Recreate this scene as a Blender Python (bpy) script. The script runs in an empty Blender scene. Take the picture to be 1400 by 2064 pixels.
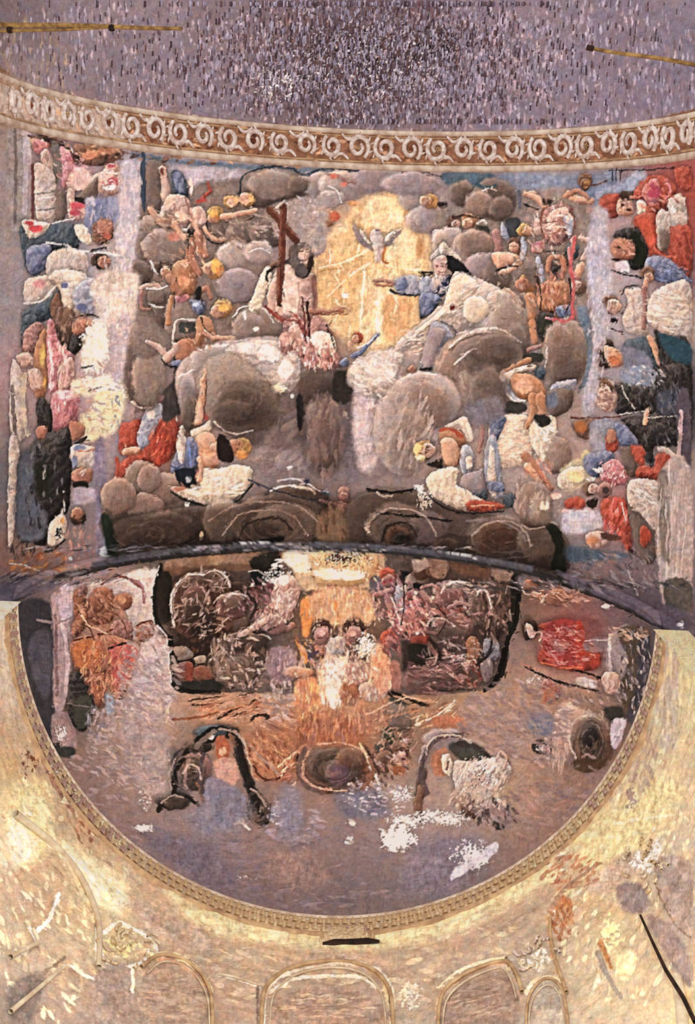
import bpy, bmesh, math, random
import numpy as np
from mathutils import Vector, Matrix
sc=bpy.context.scene
# ---------------------------------------------------------------- camera, world, lights, exposure
SC=1.8                                   # metres per fitted unit
TH,RO,FPX,CX,R,YC,HC,RV,YT,HV,YT2=0.16015,0.04348,2669.8,0.0456,2.4786,2.4337,2.717,2.7194,-1.2063,2.7565,-1.552
HS=10.0; EYE=1.6
FW=Vector((0,math.sin(TH),math.cos(TH))); U0=Vector((0,-math.cos(TH),math.sin(TH))); R0=FW.cross(U0)
RT=R0*math.cos(RO)+U0*math.sin(RO); UP=-R0*math.sin(RO)+U0*math.cos(RO)
cam_d=bpy.data.cameras.new('camera'); cam=bpy.data.objects.new('camera',cam_d); sc.collection.objects.link(cam)
cam.matrix_world=Matrix.Translation((CX*SC,0,EYE))@Matrix((RT,UP,-FW)).transposed().to_4x4()
cam_d.sensor_fit='HORIZONTAL'; cam_d.sensor_width=36; cam_d.lens=FPX/1400*36; cam_d.clip_end=200
sc.camera=cam
w=bpy.data.worlds.new('world'); sc.world=w; w.use_nodes=True
bg=w.node_tree.nodes['Background']; bg.inputs[0].default_value=(1.0,1.0,1.0,1); bg.inputs[1].default_value=1.0
def area(name,loc,target,size,power,col):
    d=bpy.data.lights.new(name,'AREA'); d.energy=power; d.size=size; d.color=col
    o=bpy.data.objects.new(name,d); sc.collection.objects.link(o); o.location=loc
    o.rotation_euler=(Vector(target)-Vector(loc)).to_track_quat('-Z','Y').to_euler(); return o
area('floodlight_apse',(0,1.5,9.0),(0,8.5,18.6),1.6,260,(1,.95,.86))
area('floodlight_nave',(0,-2.0,7.0),(0,0.5,24.0),2.5,300,(1,.99,.97))
vs=sc.view_settings; vs.view_transform='Standard'; vs.look='None'; vs.gamma=1; vs.use_curve_mapping=False; vs.exposure=0.3
GAIN_F=(1.23,1.16,1.12); GAIN_W=(1.17,1.15,1.10)
MG=40; CW,CH=1400+2*MG,2064+2*MG
def hx(c):
    if len(c)==3: c=''.join(a*2 for a in c)
    return np.array([int(c[i:i+2],16) for i in (0,2,4)],np.float32)/255
PAL={k:[hx(c) for c in v.split(',')] for k,v in dict(
 S='e4c4aa,c49478,7a4a3c',P='dcc4b6,bc9c90,84605a',R='c8957c,a56c54,643a30',O='d0a07c,ab7452,663e28',
 G='b0a09a,8c7a74,5c4c48',V='c8bab6,a39490,74666a',K='7c6a60,54463f,26201e',W='ece2d2,cabcae,857870',
 B='8c98b8,606c92,363f5a',b='bcc2d0,9098b0,5c6278',T='607080,40505e,20282f',r='c8604c,a84434,64281f',
 k='d8a0a4,b87078,7c4048',D='5a5656,2e2c2e,141414',Y='e8cc9c,d0ac7c,a07c50',H='dcb878,b8864a,744c28',
 h='6a5448,3e302a,1e1715',N='98745c,725042,3c2a22',C='ece0ca,d2c2ae,988878',Z='bc8064,945c44,54342a',
 g='8c7c74,6a5a54,382c28',v='b0a4a8,8e8086,62565c',q='bc948c,946864,523836',M='b49c90,8c746a,52403a',
 m='b0a094,8e7c72,54463f',L='d4c8c0,b4a8a2,827470').items()}
CLOTH=set('WBbrkPqLCTDZN')
def vnoise(h,w,s,rng,sy=None):
    sy=sy or s
    a=rng.random((int(h/sy)+3,int(w/s)+3)).astype(np.float32)
    y=np.arange(h)/sy; x=np.arange(w)/s
    yi=y.astype(int); xi=x.astype(int); fy=(y-yi)[:,None]; fx=(x-xi)[None]
    fy=fy*fy*(3-2*fy); fx=fx*fx*(3-2*fx)
    A=a[yi]; B=a[yi+1]
    top=A[:,xi]*(1-fx)+A[:,xi+1]*fx; bot=B[:,xi]*(1-fx)+B[:,xi+1]*fx
    return (top*(1-fy)+bot*fy-.5).astype(np.float32)
def smooth(p,closed,n=4):
    p=np.array(p,np.float32)
    if len(p)<3: return p
    N=len(p); out=[]
    rg=range(N) if closed else range(N-1)
    for i in rg:
        if closed: a,b,c,d=p[(i-1)%N],p[i],p[(i+1)%N],p[(i+2)%N]
        else: a,b,c,d=p[max(i-1,0)],p[i],p[i+1],p[min(i+2,N-1)]
        for t in np.arange(n)/n:
            out.append(.5*((2*b)+(c-a)*t+(2*a-5*b+4*c-d)*t*t+(3*b-a-3*c+d)*t**3))
    if not closed: out.append(p[-1])
    return np.array(out,np.float32)
class Canvas:
    def __init__(s,seed=1):
        s.rng=np.random.default_rng(seed)
        s.c=np.zeros((CH,CW,3),np.float32); s.id=np.zeros((CH,CW),np.int16); s.cur=0; s.names=[('','')]
        r=s.rng
        s.nz=vnoise(CH,CW,9,r)*.8+vnoise(CH,CW,4,r)*.7+vnoise(CH,CW,24,r)*.8
        s.ns=vnoise(CH,CW,3,r,14)*1.+vnoise(CH,CW,14,r,3)*.7
    def base(s,txt,sig=46):
        P=[];C=[]
        for ln in txt.split('\n'):
            if ':' not in ln: continue
            y,rest=ln.split('|')
            for t in rest.split():
                x,c=t.split(':'); P.append((float(x),float(y))); C.append(hx(c))
        P=np.array(P,np.float32);C=np.array(C,np.float32)
        st=8; ys=np.arange(0,CH+st,st)-MG; xs=np.arange(0,CW+st,st)-MG
        X,Y=np.meshgrid(xs,ys); acc=np.zeros(X.shape+(3,),np.float32); wt=np.zeros(X.shape,np.float32)
        for (px,py),c in zip(P,C):
            w=np.exp(-((X-px)**2+(Y-py)**2)/(2*sig*sig))+1e-7/(1+((X-px)**2+(Y-py)**2)/1e4)**2
            acc+=w[...,None]*c; wt+=w
        a=acc/wt[...,None]
        y=np.arange(CH)/st; x=np.arange(CW)/st; yi=y.astype(int); xi=x.astype(int); fy=(y-yi)[:,None,None]; fx=(x-xi)[None,:,None]
        A=a[yi];B=a[yi+1]
        s.c[:]=(A[:,xi]*(1-fx)+A[:,xi+1]*fx)*(1-fy)+(B[:,xi]*(1-fx)+B[:,xi+1]*fx)*fy
    def box(s,x0,y0,x1,y1):
        x0=int(max(0,x0+MG));y0=int(max(0,y0+MG));x1=int(min(CW,x1+MG+1));y1=int(min(CH,y1+MG+1))
        if x1<=x0 or y1<=y0: return None
        Y,X=np.mgrid[y0:y1,x0:x1].astype(np.float32)
        return (slice(y0,y1),slice(x0,x1)),X-MG,Y-MG
    def put(s,sl,al,col):
        al=np.clip(al,0,1)
        s.c[sl]=s.c[sl]*(1-al[...,None])+col*al[...,None]
        if s.cur: s.id[sl][al>.5]=s.cur
    def shade(s,key,t,sl,amp=.14,fold=0):
        l,m,d=PAL[key]
        if fold and key in CLOTH:
            y0,x0=sl[0].start,sl[1].start; a=(x0*.37+y0*.71)%1.9-.35; Y,X=np.mgrid[sl[0],sl[1]].astype(np.float32)
            t=t+fold*np.sin((X*math.cos(a)+Y*math.sin(a))/2.6+5*s.nz[sl])
        t=np.clip(t+amp*s.nz[sl]+.10*s.ns[sl],0,1)[...,None]
        return np.where(t>.5,m+(l-m)*(t-.5)*2,d+(m-d)*t*2)
    def halo(s,sl,dist,k=.38,w=3.5):
        m=.8*k*np.exp(-np.maximum(dist,0)/w)*(dist>-1)
        s.c[sl]*=(1-m)[...,None]
    def poly(s,key,pts,soft=1.2,flat=False,al=1.,sharp=False):
        p=np.array(pts,np.float32) if sharp else smooth(pts,True)
        b=s.box(p[:,0].min()-9-soft,p[:,1].min()-9-soft,p[:,0].max()+9+soft,p[:,1].max()+9+soft)
        if not b: return
        sl,X,Y=b; D=np.full(X.shape,1e9,np.float32); NX=np.zeros_like(D);NY=np.zeros_like(D); ins=np.zeros(X.shape,bool)
        q=np.roll(p,-1,0)
        for (ax,ay),(bx,by) in zip(p,q):
            dx,dy=bx-ax,by-ay; L=dx*dx+dy*dy+1e-6
            t=np.clip(((X-ax)*dx+(Y-ay)*dy)/L,0,1); ex=X-ax-t*dx; ey=Y-ay-t*dy; d=ex*ex+ey*ey
            m=d<D; D[m]=d[m];NX[m]=ex[m];NY[m]=ey[m]
            if ay!=by: ins^=((ay>Y)!=(by>Y))&(X<(bx-ax)*(Y-ay)/(by-ay)+ax)
        D=np.sqrt(D)+1e-4; sd=np.where(ins,D,-D)
        a=np.clip(sd/soft+.5,0,1)*al
        if flat: s.put(sl,a,hx(key)*(1+.16*s.nz[sl]+.12*s.ns[sl])[...,None]); return
        sg=np.where(ins,-1,1); lam=(NX/D*-.45+NY/D*-.85)*sg
        s.halo(sl,-sd,.3)
        R=max(5.,.45*sd.max())
        s.put(sl,a,s.shade(key,.5+.55*lam*np.exp(-np.maximum(sd,0)/R),sl,fold=.17))
    def ell(s,key,x,y,rx,ry,ang=0,soft=1.2,al=1.,flat=False):
        r=max(rx,ry)*1.1+9+soft; b=s.box(x-r,y-r,x+r,y+r)
        if not b: return
        sl,X,Y=b; c,n=math.cos(ang),math.sin(ang); U=((X-x)*c+(Y-y)*n)/rx; V=(-(X-x)*n+(Y-y)*c)/ry
        rho=np.sqrt(U*U+V*V)+1e-4; wob=1+.12*s.nz[sl]
        a=np.clip((wob-rho)*min(rx,ry)/soft+.5,0,1)*al
        if flat: s.put(sl,a,hx(key)*(1+.16*s.nz[sl]+.12*s.ns[sl])[...,None]); return
        s.halo(sl,(rho-wob)*min(rx,ry),.3 if soft<5 else .16,3. if soft<5 else 6.)
        lam=((X-x)/rx*-.42+(Y-y)/ry*-.8); rim=np.exp(-((rho-wob+.1)*min(rx,ry)/3.5)**2)*(lam>0)
        s.put(sl,a,s.shade(key,.47+.5*lam*rho**1.2-.12*(1-rho)+.22*rim,sl))
    def limb(s,key,w1,w2,pts,soft=1.2,al=1.,flat=False,nohalo=False):
        p=smooth(pts,False,3); W=max(w1,w2)+9
        b=s.box(p[:,0].min()-W,p[:,1].min()-W,p[:,0].max()+W,p[:,1].max()+W)
        if not b: return
        sl,X,Y=b; Q=np.full(X.shape,1e9,np.float32);EX=np.zeros_like(Q);EY=np.zeros_like(Q);WW=np.ones_like(Q)
        n=len(p)-1
        for i in range(n):
            (ax,ay),(bx,by)=p[i],p[i+1]; dx,dy=bx-ax,by-ay; L=dx*dx+dy*dy+1e-6
            t=np.clip(((X-ax)*dx+(Y-ay)*dy)/L,0,1); ex=X-ax-t*dx; ey=Y-ay-t*dy
            w=w1+(w2-w1)*(i+t)/n; d=np.sqrt(ex*ex+ey*ey)-w; m=d<Q
            Q[m]=d[m];EX[m]=ex[m];EY[m]=ey[m];WW[m]=w[m]
        a=np.clip(-Q/soft+.5,0,1)*al
        if flat: s.put(sl,a,hx(key)*(1+.16*s.nz[sl]+.12*s.ns[sl])[...,None]); return
        if not nohalo: s.halo(sl,Q,.2,2.5)
        lam=(EX*-.45+EY*-.85)/WW
        s.put(sl,a,s.shade(key,.52+.5*lam,sl))
    def head(s,x,y,r,ang,hair='h',skin='S'):
        c,n=math.cos(ang),math.sin(ang)   # ang: direction of the crown (hair)
        s.ell(hair,x+c*r*.3,y+n*r*.3,r*1.0,r*.98)
        s.ell(skin,x-c*r*.25,y-n*r*.25,r*.8,r*.7,ang)
        if r>6:
            for sg in(-1,1): s.ell('5a3830',x-c*r*.02-n*sg*r*.3,y-n*r*.02+c*sg*r*.3,r*.1,r*.2,ang,flat=True,al=.6,soft=2)
            s.ell('7a4a40',x-c*r*.62,y-n*r*.62,r*.08,r*.2,ang,flat=True,al=.5,soft=2)
            s.ell('8a5a4c',x-c*r*.3+n*r*.1,y-n*r*.3-c*r*.1,r*.25,r*.09,ang,flat=True,al=.45,soft=2)
            cur=s.cur; s.cur=0; s.dabs(hair,int(r*1.5),r*.35,1.3,math.degrees(ang)/57.3+1.57,x+c*r*.75,y+n*r*.75,r*.5,r*.5,al=.5); s.cur=cur
    def dabs(s,cols,n,ln,wd,ang,x,y,rx,ry,al=.7,jit=.5):
        r=s.rng; cols=[c for k in cols.split(',') for c in (PAL[k] if k in PAL else [hx(k)])]
        for i in range(n):
            a=r.random()*6.283; q=math.sqrt(r.random()); px=x+rx*q*math.cos(a); py=y+ry*q*math.sin(a)
            t=ang+(r.random()-.5)*2*jit; L=ln*(.4+r.random()); w=wd*(.4+.8*r.random()); c=cols[r.integers(len(cols))]
            dx,dy=math.cos(t),math.sin(t); b=s.box(px-L-3,py-L-3,px+L+3,py+L+3)
            if not b: continue
            sl,X,Y=b; u=((X-px)*dx+(Y-py)*dy)/L; v=(-(X-px)*dy+(Y-py)*dx)/w
            m=np.clip((1-np.sqrt(u*u+v*v))*w+.3,0,1)*al
            s.c[sl]=s.c[sl]*(1-m[...,None])+c*(.93+.14*r.random())*m[...,None]
    def swirl(s,cols,n,x,y,rx,ry,al=.5,wd=2.):
        r=s.rng; cols=[c for k in cols.split(',') for c in (PAL[k] if k in PAL else [hx(k)])]
        for i in range(n):
            q=.15+.85*r.random(); a0=r.random()*6.283; da=.5+r.random()*1.3; c=cols[r.integers(len(cols))]
            pts=[(x+rx*q*math.cos(a0+da*t),y+ry*q*math.sin(a0+da*t)) for t in np.linspace(0,1,5)]
            cur=s.cur; s.cur=0; PAL['_']=[c,c,c]; s.limb('_',.4*wd,wd*(.5+r.random()*.5),pts,al=al*.6,nohalo=True); s.cur=cur
    def flakes(s,col,x,y,rx,ry,dens=.5,sc=5,seed=0):
        b=s.box(x-rx,y-ry,x+rx,y+ry)
        if not b: return
        sl,X,Y=b; g=np.random.default_rng(int(x*7+y*13+seed)); h,w=X.shape
        f=vnoise(h,w,sc,g)*.75+vnoise(h,w,sc/2.2,g)*.55
        rho=np.sqrt(((X-x)/rx)**2+((Y-y)/ry)**2)
        m=np.clip((f-(.5-dens)-.75*rho**2+.3)*8,0,1)
        s.put(sl,m,hx(col)*(1+.08*s.nz[sl])[...,None])
    def run(s,txt):
        F=lambda t:[tuple(map(float,q.split(','))) for q in t]
        for ln in txt.split('\n'):
            ln=ln.split('#')[0].strip()
            if not ln: continue
            t=ln.split(); o=t[0]
            try:
                if o=='n':
                    nm,lb=ln[2:].split('|'); s.names.append((nm.strip(),lb.strip())); s.cur=len(s.names)-1
                elif o=='z': s.cur=0
                elif o=='P': s.poly(t[1],F(t[2:]))
                elif o=='Q': s.poly(t[1],F(t[3:]),soft=float(t[2]))           # soft shaded
                elif o=='f': s.poly(t[1],F(t[3:]),soft=float(t[2]),flat=True)
                elif o=='F': s.poly(t[1],F(t[3:]),soft=float(t[2]),flat=True,sharp=True)
                elif o=='x':
                    for q in [F(t[3:])]:
                        k=[float(v) for v in t[1].split(',')]; p=smooth(q,True); sf=float(t[2]); b=s.box(p[:,0].min()-sf,p[:,1].min()-sf,p[:,0].max()+sf,p[:,1].max()+sf)
                        tmp=s.c.copy() if False else s.c[b[0]].copy(); cur=s.cur; s.cur=0; s.poly('000000',q,soft=sf,flat=True); a=1-s.c[b[0]].sum(2)/(tmp.sum(2)+1e-5); s.cur=cur
                        s.c[b[0]]=tmp*(1+(np.array(k,np.float32)-1)*np.clip(a,0,1)[...,None])
                elif o=='L': s.limb(t[1],float(t[2]),float(t[3]),F(t[4:]))
                elif o=='s': s.limb(t[1],float(t[2]),float(t[3]),F(t[4:]),flat=True,al=.9)
                elif o=='c':
                    for q in F(t[2:]): s.ell(t[1],q[0],q[1],q[2],q[3] if len(q)>3 else q[2],math.radians(q[4]) if len(q)>4 else 0,soft=2.)
                elif o=='C':
                    for q in F(t[3:]): s.ell(t[1],q[0],q[1],q[2],q[3] if len(q)>3 else q[2],math.radians(q[4]) if len(q)>4 else 0,soft=float(t[2]))
                elif o=='e':
                    for q in F(t[3:]): s.ell(t[1],q[0],q[1],q[2],q[3] if len(q)>3 else q[2],math.radians(q[4]) if len(q)>4 else 0,soft=float(t[2]),flat=True)
                elif o=='h':
                    for q in F(t[3:]): s.head(q[0],q[1],q[2],math.radians(q[3]),t[1],t[2])
                elif o=='d':
                    for q in F(t[6:]): s.dabs(t[1],int(t[2]),float(t[3]),float(t[4]),math.radians(float(t[5])),*q[:4],**(dict(jit=q[4]) if len(q)>4 else {}))
                elif o=='o':
                    for q in F(t[3:]): s.swirl(t[1],int(t[2]),*q)
                elif o=='k':
                    for q in F(t[2:]): s.flakes(t[1],*q)
                else: raise ValueError('op')
            except Exception as e: raise RuntimeError(ln[:120]+' :: '+repr(e))
    def painterly(s,n=45000,L=6.,w=1.7,jit=.055):
        r=s.rng; lum=s.c.mean(2); k=3
        gy=np.roll(lum,-k,0)-np.roll(lum,k,0); gx=np.roll(lum,-k,1)-np.roll(lum,k,1)
        af=(vnoise(CH,CW,70,r)*4+.3)
        xs=r.integers(16,CW-16,n); ys=r.integers(16,CH-16,n); off=r.normal(0,2.2,(n,2)); br=r.normal(0,jit,n); hu=r.normal(0,jit*.3,(n,3))
        R=13; V,U=np.mgrid[-R:R+1,-R:R+1].astype(np.float32)
        for i in range(n):
            x,y=xs[i],ys[i]; g0,g1=gx[y,x],gy[y,x]
            t=math.atan2(g0,-g1) if g0*g0+g1*g1>.0016 else af[y,x]
            l=L*(.5+br[i]%1*.8); dx,dy=math.cos(t),math.sin(t)
            c=s.c[min(max(int(y+off[i,1]),0),CH-1),min(max(int(x+off[i,0]),0),CW-1)]*(1+br[i])+hu[i]*.5
            q=8; v_,u_=V[R-q:R+q+1,R-q:R+q+1],U[R-q:R+q+1,R-q:R+q+1]
            m=np.clip((1-np.sqrt(((u_*dx+v_*dy)/l)**2+((-u_*dy+v_*dx)/w)**2))*1.6,0,.75)[...,None]
            b=s.c[y-q:y+q+1,x-q:x+q+1]; b+=(c-b)*m
    def finish(s,warp=1.1,grain=.05,gain=(1.10,1.05,1.05),sat=-.26,con=1.04):
        s.painterly(); r=s.rng
        dx=(vnoise(CH,CW,7,r)*2+vnoise(CH,CW,18,r)*2.5)*warp; dy=(vnoise(CH,CW,7,r)*2+vnoise(CH,CW,18,r)*2.5)*warp
        Y,X=np.mgrid[0:CH,0:CW]
        xi=np.clip(X+np.rint(dx).astype(int),0,CW-1); yi=np.clip(Y+np.rint(dy).astype(int),0,CH-1)
        c=s.c[yi,xi]; s.id=s.id[yi,xi]
        m=np.clip(vnoise(CH,CW,30,r)*5+.5,0,1)
        g=(vnoise(CH,CW,2.2,r,11)*m+vnoise(CH,CW,11,r,2.2)*(1-m))*.5+vnoise(CH,CW,2.6,r)*.8+vnoise(CH,CW,6,r)*.8+vnoise(CH,CW,16,r)*.7+vnoise(CH,CW,50,r)*.5
        def blur(a,n):
            for ax in (0,1):
                p=np.concatenate([np.repeat(np.take(a,[0],ax),n+1,ax),a,np.repeat(np.take(a,[-1],ax),n,ax)],ax)
                q=np.cumsum(p,axis=ax,dtype=np.float64); L=a.shape[ax]
                a=((np.take(q,np.arange(2*n+1,2*n+1+L),ax)-np.take(q,np.arange(0,L),ax))/(2*n+1)).astype(np.float32)
            return a
        c=c*(1+grain*2.*g)[...,None]
        l=c.mean(2); c=c+(.65*(l-blur(l,2))+.3*(l-blur(l,9)))[...,None]
        c=c+sat*(c-c.mean(2)[...,None])
        tint=vnoise(CH,CW,14,r)*.07+vnoise(CH,CW,5,r)*.05; t2=vnoise(CH,CW,9,r)*.05
        c[...,0]*=1+tint; c[...,2]*=1-tint; c[...,1]*=1-t2
        c=.42+(c-.42)*con; c=(c*np.array(gain,np.float32))
        s.c=np.clip(c,0,1)
        return s.c
BASE_F='''
60|20:6f636c 150:7a6f7c 300:796e7a 450:736671 550:6d5d66 650:645661 750:61525d 850:645560 950:75687c 1050:776876 1150:766b7c 1250:73687c 1370:756d81
160|20:81757c 150:786d7a 300:776c7a 450:756a7c 550:6a5b64 650:61525d 750:61515b 850:6d5f6c 950:73687c 1050:766c7e 1150:786d81 1250:776d83 1370:776f87
240|20:907e73 150:7c6d73 300:7c6c73 450:756a78 550:6a5d68 650:645a63 750:665b68 850:6c616d 950:6f647a 1050:736a7c 1150:756a7e 1250:73687c 1370:776f87
350|50:8a7f88 150:9a7078 250:9a96a8 350:85828e 450:9a93a2 550:7f7476 650:94868a 750:b09a9c 850:9a8c94 950:7d7078 1050:8a8a9a 1150:908a94 1250:7a727c 1350:a04840
450|50:8a8080 150:8a808a 250:a09aa6 350:8a706a 450:8f7468 550:8a7474 650:a08880 750:d9b070 850:b09a94 950:8a7a7a 1050:806e70 1150:a07068 1250:a09098 1350:a04a3c
550|50:8a8490 150:9a96a2 250:a89ca0 350:7d6a66 450:94807e 550:9a8a90 650:b08a68 750:d0a860 850:b59a84 950:907e80 1050:8a6e66 1150:a8766a 1250:9a94a0 1350:7a5a68
650|50:82808a 150:a89a9c 250:a8a0a8 350:84726e 450:8d766e 550:8f8086 650:9a6a60 750:c8a468 850:b8a094 950:a89a98 1050:8a7674 1150:8a7c74 1250:9a96a4 1350:b8a49a
750|50:a08088 150:b8a09c 250:9a90a0 350:7a6a68 450:8d7e7e 550:b0a4a2 650:6e6060 750:9a8c8c 850:a09492 950:8a7a7c 1050:98857f 1150:83706a 1250:9a94a2 1350:56545e
850|50:8a7a7c 150:a88088 250:9a8a92 350:8a5a52 450:9a8078 550:7d6c6c 650:6e6266 750:8a7e82 850:93827f 950:95807e 1050:a4938e 1150:9a8682 1250:8f8894 1350:40404a
950|50:60606a 150:6a6470 200:928890 350:8a6860 450:8f8488 550:7c7078 650:6d6268 750:85787c 850:8a7a78 950:9a8c88 1050:a09498 1150:a48e86 1250:a08088 1350:a09494
1050|50:686670 150:7a6e74 210:7a7078 350:504a46 450:5a5250 550:6e5c52 650:7a6058 750:7e6862 850:6e5e60 950:7a6c6e 1050:7a6c68 1150:908890 1250:a06060 1350:8a7a80
1120|50:885a48 150:806860 200:84788a 300:4a4440 400:4c4644 550:504844 700:5c4e4a 850:544a4a 1000:5c5252 1100:40403c 1150:807c86 1250:746870 1350:7c7076
1200|30:6a5866 80:4a484e 150:b8a0b0 220:a87050 300:c8b8b0 350:403830 450:70605c 550:705a58 650:c0a080 750:a88070 850:8a6068 950:8a7878 1020:504840 1100:906050 1200:805858 1280:5a5264 1370:605a66
1300|40:3a3c44 80:3c3e48 130:988490 200:b07050 280:a08c88 330:6a5450 400:6a5450 500:7a6660 600:9a8480 700:b09a8c 800:957060 900:6e5a58 1000:6e6060 1080:8a7470 1160:a04848 1250:807078 1300:403c44
1400|100:473e3a 170:56473a 250:a48e84 330:b79b88 450:b0835f 550:a08375 650:d29d6e 750:b0835f 850:9e7a5f 950:a48367 1080:a88770 1180:a48775 1280:564b49
1500|130:7a655d 230:98837b 310:a48b7a 380:81695f 480:9e7458 550:a97252 650:9e6542 720:9e6545 820:816554 900:937a70 980:9a7f72 1080:9e7f6e 1190:7a6158
1600|180:806967 280:957e77 350:8c7672 430:937f7e 520:7a655f 600:937a72 700:8c7875 800:9e8a80 900:9a857d 1000:b0997d 1100:93766a 1200:907467
1700|250:7a696e 350:7c6e75 450:7e6f75 550:897373 650:7f6b6e 750:857275 850:8c7a7d 950:8c7d7d 1050:856e6a 1120:8c7065
1800|420:6f6163 550:716367 650:716367 750:716568 850:6f696e 950:6b6167
'''
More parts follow.
